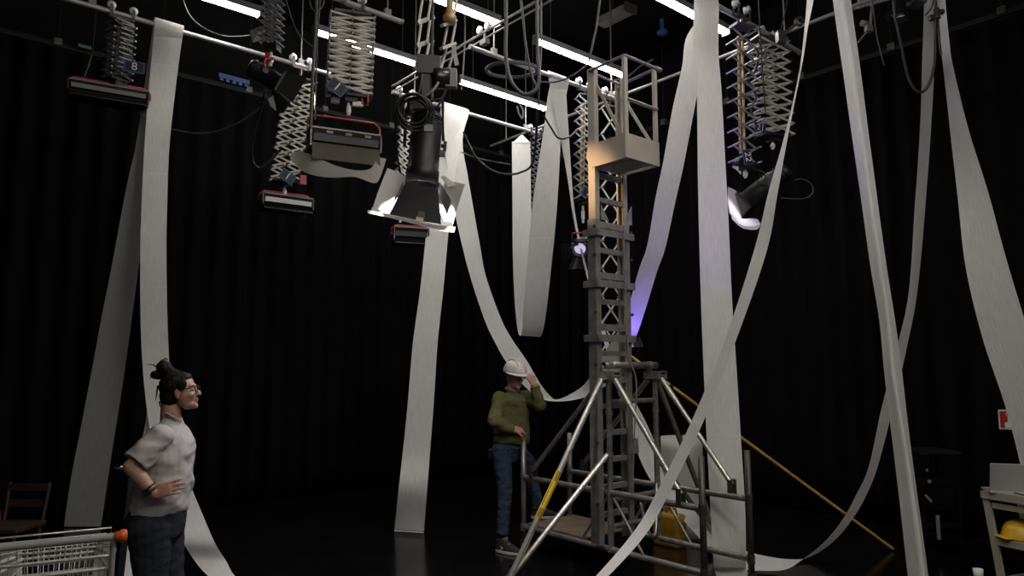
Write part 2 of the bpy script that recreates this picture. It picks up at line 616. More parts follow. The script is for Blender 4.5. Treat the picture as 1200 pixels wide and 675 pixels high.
# ceiling details
t = empty('ceiling_duct', at_z(718, 26, 6.4), 'grey metal duct section under the dark ceiling above the tower', 'duct')
p = at_z(718, 26, 6.4)
MB().box((p.x - 0.09, p.y - 0.3, 6.42), (p.x + 0.09, p.y + 0.22, 6.52)).build('duct', M['grey'], t, 0.01)
MB().tube(Vector((p.x, p.y, 6.5)), Vector((p.x, p.y, zc)), 0.02).build('hanger', M['rail_dark'], t)
MB().box((p.x - 0.11, p.y - 0.34, 6.41), (p.x + 0.11, p.y - 0.3, 6.53)).build('flange', M['steel_dark'], t)
tag(MB().ell(at_z(776, 38, 6.5), X * 0.08, Y * 0.08, UP * 0.05).tube(at_z(776, 38, 6.5), Vector((*at_z(776, 38, 6.5).xy, zc)), 0.03).build('sensor_dome', M['blue']), 'small blue ceiling sensor above and right of the tower', 'sensor')

# ------------------------------------------------------------------ hanging paper strips
def row(xl, yl, xr, yr, d, w=0.34, sgn=0):
    """two edge points; where the strip looks narrower than w the far edge goes back"""
    dx = abs(xr - xl) / FPX * d
    dz = sgn * min(sqrt(max(w * w - dx * dx, 0)), 0.3) / 2
    return [P(xl, yl, d - dz), P(xr, yr, d + dz)]


def paper(rows, label, m='paper', k=7, cols=6, crumple=0.006):
    nc = len(rows[0])
    chains = [crom([r[c] for r in rows], k) for c in range(nc)]
    n = len(chains[0])
    vs, uv = [], []
    s = 0.0
    per = cols // (nc - 1)
    for i in range(n):
        pts = [chains[c][i] for c in range(nc)]
        if i:
            s += (sum(pts, Vector()) / nc - last).length
        last = sum(pts, Vector()) / nc
        for c in range(nc - 1):
            for j in range(per + (1 if c == nc - 2 else 0)):
                t = j / per
                q = pts[c].lerp(pts[c + 1], t)
                e = noise.noise(Vector((q.x * 2.2, q.y * 2.2, q.z * 1.1))) * crumple * 2
                vs.append(q + C(0, 1) * e)
                uv.append(((c + t) * 0.34 / (nc - 1), s))
    wn = per * (nc - 1) + 1
    fs = []
    for i in range(n - 1):
        for j in range(wn - 1):
            a = i * wn + j
            fs.append((a, a + 1, a + wn + 1, a + wn))
    mb = MB().add(vs, fs, 0, True)
    me = mb.mesh('paper_strip', M[m])
    ul = me.uv_layers.new(name='uv')
    for lp in me.loops:
        ul.data[lp.index].uv = uv[lp.vertex_index]
    o = link('paper_strip', me)
    return tag(o, label, 'paper strip', 'white paper strips hung from the lighting bars')


def over(pxl, pxr, v):
    """the strip going over a bar, from behind to the front"""
    a, b = bx(pxl, v), bx(pxr, v)
    return [[Vector((x, v + dy, PZ + dz)) for x in (a, b)] for dy, dz in ((0.032, 0.0), (0.0, 0.034), (-0.032, 0.0))]


def fl(xl, yl, xr, yr, z=0.012):
    return [at_z(xl, yl, z), at_z(xr, yr, z)]


# strip over the left bar
o1 = over(180, 213.5, V2)
paper([fl(75, 617, 118, 617), row(83, 560, 127, 560, 7.85), row(95, 500, 136, 500, 7.8), row(114, 400, 151, 400, 7.7), row(133, 300, 164, 300, 7.55), row(149, 215, 173, 215, 7.45),
       row(160, 165, 185, 168, 7.4), row(171, 90, 200, 97, 7.36)] + o1 +
      [row(175.5, 90, 207, 94, 7.25, .3, 1), row(169, 169, 198.5, 172, 7.2, .3, 1), row(165.5, 240, 196, 240, 7.15, .3, 1), row(164, 300, 195, 300, 7.1, .3, 1), row(166, 415, 198, 415, 7.05, .3, 1), row(175, 500, 207, 500, 6.9, .3, 1),
       row(190, 560, 221, 560, 6.65), row(202, 602, 236, 600, 6.4), row(213, 632, 252, 636, 6.2), fl(229, 658, 265, 657, .1), fl(248, 678, 279, 678, .02), fl(290, 705, 320, 700), fl(345, 718, 362, 710)],
      'long paper strip over the left bar, one tail passing behind the woman')

# second tail of the left strip, behind the woman's back
paper([[q + Y * -0.02 + UP * 0.004 for q in o1[1]], [q + Y * -0.02 for q in o1[2]], row(176, 90, 206, 94, 7.3, .3, 1), row(170, 169, 197.5, 172, 7.26, .3, 1), row(166, 300, 193, 300, 7.18, .3, 1), row(168, 415, 196, 415, 7.13, .3, 1), row(172, 480, 202, 480, 7.05, .3, 1), row(161, 540, 193, 540, 6.8), row(147, 605, 181, 605, 6.5),
       row(138, 655, 174, 655, 6.25), fl(128, 690, 168, 690, .015), fl(120, 705, 160, 707)],
      'short paper tail coming down behind the back of the woman')

# long strip: floor tail, bar, swoop, behind the tower, up to the right bar
o2 = over(518, 548, V2)
paper([fl(462, 622.5, 496, 624.5, .035), fl(462, 621, 496.5, 623, .01), fl(462.5, 618, 497, 620, .02), row(467, 575, 500.5, 575, 7.62), row(472, 530, 504, 530, 7.8), row(478, 470, 508.5, 470, 8.0), row(484, 400, 513, 400, 8.3), row(493, 335, 520, 335, 8.6),
       row(500, 268, 526, 268, 8.9), row(508, 200, 534, 202, 9.2)] + o2 +
      [row(521, 165, 542, 165, 9.4, .36, 1), row(525, 203, 548, 205, 9.33, .36, 1), row(531, 240, 554, 240, 9.25, .36, 1), row(541, 285, 562, 285, 9.15, .36, 1), row(551, 324, 569.5, 324, 9.1, .36, 1), row(568, 375, 587, 373, 8.95, .3, 1), row(582, 405, 601, 399, 8.85, .3, 1),
       row(597, 430, 617, 422, 8.75, .25, 1), row(615, 453, 631, 446, 8.65), row(634, 467, 642, 461, 8.55), [P(652, 470.5, 8.35), P(653, 468, 8.65)], [P(676, 468, 8.2), P(675, 458, 8.4)], [P(700, 459, 8.0), P(690, 444, 8.15)],
       [P(728, 433, 7.8), P(709, 412, 7.9)], [P(748.5, 386, 7.55), P(731, 374, 7.62)], [P(769, 321, 7.35), P(749, 315, 7.37)], [P(779.5, 291, 7.25), P(758.5, 287, 7.26)], [P(791, 238, 7.15), P(768, 232, 7.15)],
       [P(801, 194, 7.05), P(777, 190, 7.05)], [P(813, 132, 6.95), P(788, 128, 6.9)], [P(822, 85, 6.8), P(799, 80, 6.75)], [P(828, 42, 6.72), P(806, 40, 6.66)]] +
      over(812, 834, V4)[::-1],
      'long paper strip over the middle bar, swooping down behind the man and the tower')

# U loop behind the tower
o3 = over(644.5, 665, V3)
paper([[P(610.5, 158, 10.25), P(612.5, 158, 10.25)], row(601, 167, 621, 167, 10.2), row(600, 172, 621.5, 172, 10.2), row(600.5, 240, 622.5, 240, 10.15), row(601, 300, 623, 300, 10.0), row(603, 350, 624, 350, 9.85), row(606, 382, 627, 384, 9.65), row(609, 393, 632, 394.5, 9.4),
       row(612, 388, 636, 389, 9.15), row(613, 365, 640, 366, 9.0), row(617, 318, 645.5, 318, 8.9), row(624, 240, 653, 240, 8.8), row(637.5, 149, 658, 149, 8.7, .3, 1), row(641, 118, 662, 120, 8.62, .3, 1)] + o3[::-1] +
      [row(657, 164, 667, 164, 8.75), row(666, 215, 670.5, 216, 8.75), row(671, 250, 674.2, 251, 8.7), row(680, 294, 683, 295, 8.65), row(690, 333, 693.5, 334, 8.5), row(714, 424, 722, 426, 8.2), row(739, 507, 758, 497, 7.9), row(757, 553, 779, 546, 7.6),
       row(783, 590, 806, 580, 7.3), row(812, 622, 829, 606, 6.95), fl(838, 652, 856, 636, .03), fl(862, 664, 872, 649)],
      'paper strip with a U-shaped loop left of the tower and a twisted tail')

# wide strip behind the right end of the tower base
o4 = over(817, 839, V4)
paper([[q + Vector((0, 0.03, -0.5)) for q in o4[0]]] + o4 + [row(817, 60, 842, 60, 6.5, .3, 1), row(817, 113, 846, 113, 6.45, .3, 1), row(818, 225, 852, 225, 6.35, .3, 1), row(821.5, 350, 858, 350, 6.27, .3, 1), row(827, 494, 867, 494, 6.22), row(832.5, 596, 873.5, 596, 6.14), row(836, 655, 874.5, 655, 6.10),
      [at_z(837, 666, .02), at_z(875, 666, .02)], [at_z(840, 676, .012), at_z(878, 676, .012)], [at_z(844, 690, .012), at_z(882, 690, .012)]],
      'broad straight paper strip behind the right end of the tower base')

# thin diagonal strip in front of the tower
paper([row(952, -60, 962, -60, 4.95, .3, -1), row(945.5, 0, 953.5, 0, 4.93, .26, -1), row(943, 30, 947.5, 30, 4.92, .24, -1), row(936, 88, 941, 72, 4.9, .24, -1), row(918, 165, 924, 157, 4.88, .22, -1), row(901, 223, 910.5, 230, 4.86, .2, -1), row(884, 292, 898, 295, 4.84, .18, -1), row(849, 400, 861, 403, 4.8, .16, -1), row(808, 498, 820, 503, 4.75, .16, -1),
       row(772, 572, 784, 578, 4.68, .14, -1), row(744, 621, 756, 627, 4.62, .12, -1), row(697, 676, 707, 681, 4.55, .12, -1), row(655, 716, 664, 722, 4.5, .1)],
      'narrow paper strip slanting across the front of the tower base')

# right foreground strip with a fold
paper([[P(972, -40, 5.75), P(983, -40, 5.6), P(994, -40, 5.75)], [P(976, 0, 5.7), P(987, 0, 5.55), P(997, 0, 5.7)], [P(990, 100, 5.62), P(1002, 100, 5.48), P(1011, 100, 5.62)], [P(1008, 225, 5.55), P(1019, 225, 5.4), P(1027, 225, 5.5)], [P(1020, 310, 5.5), P(1032, 310, 5.34), P(1039, 310, 5.44)], [P(1031, 376, 5.45), P(1041, 376, 5.3), P(1049.5, 376, 5.46)],
       [P(1037, 440, 5.4), P(1047, 440, 5.27), P(1058, 440, 5.48)], [P(1050, 552, 5.33), P(1066, 552, 5.2), P(1071, 552, 5.42)], [P(1063.5, 675, 5.25), P(1083, 675, 5.12), P(1087.5, 675, 5.36)], [P(1071, 735, 5.2), P(1090, 735, 5.07), P(1095, 735, 5.3)]],
      'straight paper strip folded lengthwise, in front at the right')

# curving strip to the floor right of the tower
paper([row(1085, -40, 1098, -40, 7.05, .3, 1), row(1083, 0, 1097, 0, 7.0, .3, 1), row(1080.5, 67, 1095, 67, 6.95, .3, 1), row(1079, 133, 1092, 133, 6.9, .3, 1), row(1073, 235, 1085, 235, 6.87, .28, 1), row(1065, 340, 1075, 340, 6.84, .26, 1), row(1052.5, 400, 1064, 400, 6.8, .24, 1), row(1034, 475, 1047, 475, 6.76, .24, 1), row(1018.5, 546, 1029, 546, 6.7, .22, 1),
       row(1003, 580, 1015, 581, 6.66, .2, 1), row(986, 610, 999, 608, 6.6, .2, 1), row(965, 636, 976, 635, 6.52, .2, 1), [P(944, 653, 6.3), P(948, 653, 6.6)], [at_z(921, 667, .03), at_z(922, 655, .03)], [at_z(890, 669, .012), at_z(890, 650, .012)], [at_z(872, 668, .012), at_z(872, 645, .012)]],
      'paper strip curving down to the floor right of the tower base')

# far right strip
paper([row(1096, -40, 1107, -40, 6.35, .34, -1), row(1098, 0, 1108, 0, 6.3, .34, -1), row(1102, 50, 1113, 50, 6.28, .34, -1), row(1105, 77, 1117, 77, 6.27, .34, -1), row(1113, 150, 1135, 150, 6.25, .34, -1), row(1123, 235, 1160, 232, 6.22, .34, -1), row(1132, 313, 1182, 313, 6.2, .36), row(1151, 395, 1207, 395, 6.22, .36), row(1176, 470, 1228, 470, 6.25), row(1194, 538, 1244, 538, 6.3), row(1208, 600, 1256, 600, 6.35)],
      'wide paper strip hanging at the far right edge in front of the curtain')

# standing roll of paper behind the tower base
c = P(799, 560, 7.6)
c.z = 0
rv = MB()
n = 40
pts = [(0.20 - 0.004 * 0 + 0.015 * sin(3 * a)) for a in [2 * pi * i / n for i in range(n)]]
vs, fs = [], []
ca = math.atan2(-c.y, -c.x)
for j in range(9):
    z = 0.005 + 1.0 * j / 8
    for i in range(n + 1):
        a = ca + radians(-170) + radians(345) * i / n
        r = 0.205 + 0.02 * i / n
        vs.append(c + Vector((r * cos(a), r * sin(a), z)))
for j in range(8):
    for i in range(n):
        q = j * (n + 1) + i
        fs.append((q, q + 1, q + n + 2, q + n + 1))
o = MB().add(vs, fs, 0, True).build('paper_sheet', M['paper_loose'])
o.modifiers.new('thickness', 'SOLIDIFY').thickness = 0.002
tag(o, 'loosely curled upright sheet of white paper behind the tower base', 'paper sheet')

# ------------------------------------------------------------------ the tower
TX0, TX1, TY0, TY1 = 4.54, 5.16, 3.22, 5.24
TM = 4.16
tw = empty('mobile_tower', (4.85, 4.2, 0), 'tall aluminium ladder tower with a small basket on a tubular scaffold base', 'tower')
A_, T_ = M['alu'], M['alu_tube']
ZL, ZU, ZT = 0.23, 0.69, 1.07
posts = [(TX0, TY1), (TX0, TY0), (TX1, TY0), (TX1, TY1)]
for (x, y) in posts:
    p = MB().pipe(Vector((x, y, 0.13)), Vector((x, y, ZT)), 0.025, n=16)
    for z in (ZL, ZU):
        for k in (-1, 0, 1):
            p.tube(Vector((x, y, z - 0.009 + k * 0.024)), Vector((x, y, z + 0.009 + k * 0.024)), 0.031, n=16)
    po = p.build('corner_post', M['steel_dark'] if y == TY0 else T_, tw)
    cw = MB().lathe(Vector((x + 0.03, y - 0.012, 0.05)), Y, [(0.015, 0), (0.046, 0), (0.05, 0.004), (0.05, 0.02), (0.046, 0.024), (0.015, 0.024), (0.015, 0)], 20)
    cw.build('castor_wheel', M['orange'], po)
    MB().tube(Vector((x, y, 0.14)), Vector((x, y, 0.105)), 0.02).obox(Vector((x + 0.012, y - 0.022, 0.08)), X * 0.03, Y * 0.003, UP * 0.035).obox(Vector((x + 0.012, y + 0.022, 0.08)), X * 0.03, Y * 0.003, UP * 0.035).tube(Vector((x + 0.03, y - 0.026, 0.05)), Vector((x + 0.03, y + 0.026, 0.05)), 0.006).build('castor_fork', M['steel_dark'], po)
for x in (TX0, TX1):
    for z in (ZL, ZU):
        MB().tube(Vector((x, TY0, z)), Vector((x, TY1, z)), 0.025, n=16).build('side_rail', T_, tw)
for y in (TY0, TY1):
    if y == TY1:
        MB().tube(Vector((TX0, y, ZL)), Vector((TX1, y, ZL)), 0.022).build('end_rail', T_, tw)
MB().tube(Vector((TX0, TM - 0.03, ZU - 0.06)), Vector((TX1, TM - 0.03, ZU - 0.06)), 0.022).build('cross_rail', T_, tw)
MB().tube(Vector((TX0, TM - 0.06, 0.42)), Vector((TX1, TM - 0.06, 0.42)), 0.022).build('cross_rail', T_, tw)
# mid posts up to the caps
CZ = 1.63
for x in (TX0, TX1):
    y = TM - 0.03
    q = MB().tube(Vector((x, y, ZL - 0.02)), Vector((x, y, CZ + 0.02)), 0.025, n=16)
    for z in (ZL, 0.46, ZU, 1.0, 1.35):
        q.tube(Vector((x, y, z - 0.02)), Vector((x, y, z + 0.02)), 0.031, n=16)
    q.build('mid_post', T_, tw)
    cp = MB()
    for s in (-1, 1):
        cp.obox(Vector((x + s * 0.04, y, CZ + 0.03)), X * 0.004, Y * 0.10, UP * 0.032)
    cp.tube(Vector((x - 0.05, y - 0.07, CZ + 0.03)), Vector((x + 0.05, y - 0.07, CZ + 0.03)), 0.01).tube(Vector((x - 0.05, y + 0.07, CZ + 0.03)), Vector((x + 0.05, y + 0.07, CZ + 0.03)), 0.01)
    cp.obox(Vector((x, y, CZ + 0.064)), X * 0.044, Y * 0.10, UP * 0.004)
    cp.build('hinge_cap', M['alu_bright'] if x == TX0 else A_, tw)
MB().pipe(Vector((TX0 - 0.06, TM - 0.03, CZ + 0.12)), Vector((TX1 + 0.02, TM - 0.03, CZ + 0.12)), 0.03, n=16).tube(Vector((TX0 - 0.02, TM - 0.03, CZ + 0.12)), Vector((TX0 + 0.03, TM - 0.03, CZ + 0.12)), 0.036, n=16).tube(Vector((TX1 - 0.1, TM - 0.03, CZ + 0.12)), Vector((TX1 - 0.06, TM - 0.03, CZ + 0.12)), 0.036, n=16).build('top_tube', T_, tw)
MB().tube(Vector((TX0, TM - 0.03, 1.44)), Vector((TX1, TM - 0.03, 1.44)), 0.02, n=12).build('cross_rail', T_, tw)
# braces along the long sides
for x, (y1, yy) in ((TX0, (TY0, 1)), (TX1, (TY0, 1)), (TX0, (TY1, -1)), (TX1, (TY1, -1))):
    top = Vector((x, TM - 0.03 - 0.07 * yy, CZ + 0.0))
    foot = Vector((x - 0.03 * (1 if x == TX0 else -1), y1 + 0.17 * yy, ZU + 0.09))
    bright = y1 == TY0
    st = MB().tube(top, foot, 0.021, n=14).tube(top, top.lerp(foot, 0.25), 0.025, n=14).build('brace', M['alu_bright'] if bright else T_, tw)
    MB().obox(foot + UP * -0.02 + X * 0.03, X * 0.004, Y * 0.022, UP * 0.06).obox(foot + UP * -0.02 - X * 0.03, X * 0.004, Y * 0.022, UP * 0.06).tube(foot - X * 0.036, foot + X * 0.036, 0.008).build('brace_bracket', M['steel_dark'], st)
# outriggers
for s, x in ((-1, TX0), (1, TX1)):
    foot = Vector((3.60, 4.36, 0.03)) if s < 0 else Vector((6.02, 4.08, 0.03))
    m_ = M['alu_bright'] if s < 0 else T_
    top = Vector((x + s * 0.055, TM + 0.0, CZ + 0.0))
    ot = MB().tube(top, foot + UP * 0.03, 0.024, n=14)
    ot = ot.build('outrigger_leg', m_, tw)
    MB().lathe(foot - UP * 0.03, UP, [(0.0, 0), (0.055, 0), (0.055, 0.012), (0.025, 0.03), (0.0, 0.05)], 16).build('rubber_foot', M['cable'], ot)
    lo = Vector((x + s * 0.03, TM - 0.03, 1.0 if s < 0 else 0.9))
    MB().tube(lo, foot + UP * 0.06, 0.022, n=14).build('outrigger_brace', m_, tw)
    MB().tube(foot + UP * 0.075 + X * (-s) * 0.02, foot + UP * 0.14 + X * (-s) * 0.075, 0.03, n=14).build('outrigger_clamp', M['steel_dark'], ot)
    if s < 0:
        d = (foot + UP * 0.03 - top)
        a, b = top + d * 0.47, top + d * 0.69
        side = d.cross(UP).normalized()
        cm = C(0, -1, 0.1)
        nrm = (cm - d.normalized() * cm.dot(d.normalized())).normalized()
        wv = d.normalized().cross(nrm)
        vs, fs = [], []
        for c_ in (a, b):
            for i in range(9):
                th = radians(-75 + 150 * i / 8)
                vs.append(c_ + (nrm * cos(th) + wv * sin(th)) * 0.0255)
        sk = MB().add(vs, [(i, i + 1, 10 + i, 9 + i) for i in range(8)], 0, True)
        sk.build('warning_sticker', M['yellow_tape'], ot)['label'] = 'yellow warning sticker'
        mk = MB()
        for u in np.concatenate([np.linspace(0.03, 0.2, 5), np.linspace(0.82, 0.97, 5)]):
            c_ = a.lerp(b, float(u))
            for th in (-25, 5, 32):
                t_ = radians(th)
                nn = nrm * cos(t_) + wv * sin(t_)
                mk.obox(c_ + nn * 0.026, d.normalized() * 0.006, nn.cross(d.normalized()) * 0.004, nn * 0.0004)
        c_ = a.lerp(b, 0.5)
        t_ = radians(35)
        nn = nrm * cos(t_) + wv * sin(t_)
        mk.obox(c_ + nn * 0.026, d * 0.055, nn.cross(d.normalized()) * 0.003, nn * 0.0004)
        mk.build('sticker_print', M['black'], ot)
# small diagonals in the side frames
for x in (TX0, TX1):
    for s in (-1, 1):
        MB().tube(Vector((x, TM - 0.03 + s * 0.03, ZU - 0.03)), Vector((x, TM - 0.03 + s * 0.34, ZL + 0.02)), 0.013).build('diagonal', T_, tw)
# deck
MB().box((TX0 + 0.0, 4.42, ZL + 0.026), (TX1 - 0.01, TY1 - 0.06, ZL + 0.044)).build('deck_board', M['ply'], tw, 0.002)
# bent crank handle between the rails
MB().path(crom([Vector((TX0 + 0.22, TM - 0.16, 0.62)), Vector((TX0 + 0.26, TM - 0.2, 0.40)), Vector((TX0 + 0.32, TM - 0.2, 0.33)), Vector((TX0 + 0.40, TM - 0.18, 0.36)), Vector((TX1 - 0.1, TM - 0.1, 0.72))], 6), 0.011).build('bent_handle', M['alu_bright'], tw)


# mast: outer and inner ladders of channel stiles
def channel(mb, x, y, w, d, za, zb, open_s, t=0.006):
    """C-section upright: web facing outwards along x, flanges towards open_s"""
    mb.box((x - t / 2, y - d / 2, za), (x + t / 2, y + d / 2, zb))
    for s in (-1, 1):
        a = (x, x + open_s * w) if open_s > 0 else (x + open_s * w, x)
        mb.box((a[0], y + s * d / 2 - t / 2, za), (a[1], y + s * d / 2 + t / 2, zb))
        l = a[1] if open_s > 0 else a[0]
        mb.box((l - t / 2, y + s * (d / 2 - 0.008) - 0.008, za), (l + t / 2, y + s * (d / 2 - 0.008) + 0.008, zb))


MX0, MX1 = 4.46, 4.88
MY = 4.22
for x, s in ((MX0 - 0.012, 1), (MX1 + 0.012, -1)):
    m = MB()
    channel(m, x, MY, 0.058, 0.092, 0.27, 3.02, s)
    m.build('outer_stile', A_, tw)
for x, s in ((MX0, 1), (MX1, -1)):
    m = MB()
    channel(m, x, MY, 0.05, 0.078, 1.2, 4.40, s)
    m.build('inner_stile', M['plate'], tw)
z = 0.5
k = 0
while z < 3.45:
    if k % 2 == 0 or z > 3.0 or z < 1.6:
        MB().box((MX0 + 0.06, MY - 0.035, z - 0.022), (MX1 - 0.06, MY + 0.0, z + 0.022)).build('rung', A_, tw)
    else:
        MB().box((MX0 + 0.04, MY - 0.05, z - 0.028), (MX1 - 0.04, MY - 0.01, z + 0.028)).build('rung', A_, tw)
    z += 0.225
    k += 1
for z in (1.98, 2.45, 2.9):
    m = MB().box((MX0 - 0.03, MY - 0.085, z - 0.03), (MX1 + 0.03, MY - 0.07, z + 0.03))
    for x in (MX0 - 0.03, MX1 + 0.03):
        m.box((x - 0.006, MY - 0.085, z - 0.03), (x + 0.006, MY + 0.085, z + 0.03))
    m.build('guide_band', A_, tw)
b = MB()
for z in (0.6, 1.1, 1.75, 2.2, 2.7, 2.95):
    for x, s in ((MX0 - 0.02, -1), (MX1 + 0.02, 1)):
        b.obox(Vector((x + s * 0.008, MY - 0.05, z)), X * 0.008, Y * 0.012, UP * 0.012)
b.build('bolts', M['steel_dark'], tw)
MB().prism([Vector((MX0 + 0.06, MY - 0.05, 3.02)), Vector((MX0 + 0.16, MY - 0.05, 3.02)), Vector((MX0 + 0.06, MY - 0.05, 3.16))], Y * 0.006).build('gusset', A_, tw)
MB().prism([Vector((MX1 - 0.06, MY - 0.05, 3.02)), Vector((MX1 + 0.05, MY - 0.05, 3.02)), Vector((MX1 + 0.05, MY - 0.05, 3.2))], Y * 0.006).build('gusset', A_, tw)
MB().prism([Vector((MX1 - 0.05, MY - 0.07, 0.98)), Vector((MX1 + 0.06, MY - 0.07, 0.98)), Vector((MX1 + 0.05, MY - 0.07, 1.12))], Y * 0.006).build('gusset', A_, tw)

# basket
BZ, BY = 3.49, 3.80
BX0, BX1 = MX0, MX1 - 0.02
fl_ = MB()
for i in range(5):
    a = BX0 + 0.02 + (BX1 - BX0 - 0.04) * i / 5
    fl_.box((a, BY + 0.01, BZ), (a + (BX1 - BX0 - 0.04) / 5 - 0.008, MY + 0.02, BZ + 0.02))
fl_.build('basket_floor', A_, tw)
MB().prism([Vector((BX0 - 0.01, BY, BZ - 0.01)), Vector((BX0 - 0.01, MY - 0.05, BZ - 0.01)), Vector((BX0 - 0.01, MY + 0.0, BZ + 0.0)), Vector((BX0 - 0.01, MY + 0.05, BZ + 0.09)), Vector((BX0 - 0.01, MY + 0.04, BZ + 0.16)), Vector((BX0 - 0.01, MY - 0.02, BZ + 0.20)), Vector((BX0 - 0.01, BY, BZ + 0.20))], X * -0.006).build('toe_panel', M['plate'], tw)
MB().box((BX0 - 0.012, BY - 0.006, BZ - 0.012), (BX1 + 0.01, BY, BZ + 0.20)).build('toe_panel', M['plate'], tw)
MB().box((BX1 + 0.004, BY, BZ - 0.012), (BX1 + 0.01, MY, BZ + 0.19)).build('toe_panel', M['plate'], tw)
GZ = 4.36
for (x, y, w_) in ((BX0 + 0.0, BY + 0.012, 0.03), (BX1 - 0.005, BY + 0.012, 0.026)):
    MB().box((x - w_, y - 0.014, BZ - 0.01), (x + w_ * 0.4, y + 0.014, GZ)).build('guard_post', M['plate'], tw)
gr = MB()
q = [Vector((MX0 - 0.02, MY, GZ + 0.01)), Vector((BX0 - 0.02, BY, GZ + 0.01)), Vector((BX1, BY, GZ + 0.01)), Vector((BX1, MY, GZ - 0.01))]
gr.tube(q[0], q[1], 0.014).tube(q[1], q[2], 0.014).tube(q[2], q[3], 0.014).tube(q[0], q[3], 0.010)
gr.tube(q[2] - X * 0.02, q[2] + X * 0.06, 0.022)
gr.build('guard_rail', A_, tw)
MB().tube(Vector((BX0, BY, BZ + 0.50)), Vector((BX1, BY, BZ + 0.50)), 0.016).build('mid_rail', A_, tw)
MB().bar(Vector((MX0 + 0.03, MY - 0.03, GZ - 0.1)), Vector((BX0 + 0.0, BY + 0.02, BZ + 0.12)), 0.03, 0.006, X).build('strut', M['plate'], tw)
MB().bar(Vector((MX1 - 0.06, MY - 0.04, GZ - 0.12)), Vector((BX1 - 0.06, BY + 0.02, BZ + 0.18)), 0.03, 0.006, X).obox(Vector((BX1 - 0.06, BY + 0.02, BZ + 0.18)), X * 0.02, Y * 0.01, UP * 0.03).build('strut', M['plate'], tw)
rope = cable('lifting_rope', [(MX1 - 0.13, MY - 0.1, 3.45), (MX1 - 0.12, MY - 0.1, 2.6), (MX1 - 0.10, MY - 0.1, 1.95), (MX1 - 0.09, MY - 0.12, 1.78), (MX1 - 0.04, MY - 0.14, 1.6), (MX1 - 0.05, MY - 0.12, 1.2), (MX1 - 0.06, MY - 0.1, 0.8)], 0.006, m='grey', parent=tw)

# yellow pole and things by the base
pa, pb = Vector((4.95, 4.28, 1.86)), at_z(1046, 643, 0.02)
t = tag(MB().tube(pa, pb, 0.0135, n=12).build('long_pole', M['pole']), 'long thin yellow pole leaning from the tower mast down to the floor at the right', 'pole')
d = (pb - pa)
MB().tube(pa + d * 0.155, pa + d * 0.168, 0.0142, n=12).build('tape_band', M['black'], t)
p = Vector((5.80, 4.50, 0))
t = empty('jerry_can', p, 'yellow plastic canister on the floor behind the tower base', 'canister')
MB().box((5.72, 4.35, 0), (5.88, 4.66, 0.31)).build('body', M['canister'], t, 0.03)
MB().path([Vector((5.80, 4.42, 0.30)), Vector((5.80, 4.42, 0.36)), Vector((5.80, 4.54, 0.36)), Vector((5.80, 4.54, 0.30))], 0.014).build('handle', M['canister'], t)
MB().tube(Vector((5.80, 4.61, 0.31)), Vector((5.80, 4.61, 0.345)), 0.025).build('cap', M['black'], t)


# ------------------------------------------------------------------ pantograph hoists
def hdir(deg):                 # horizontal direction, degrees to the right of straight ahead
    return C(sin(radians(deg)), cos(radians(deg)))


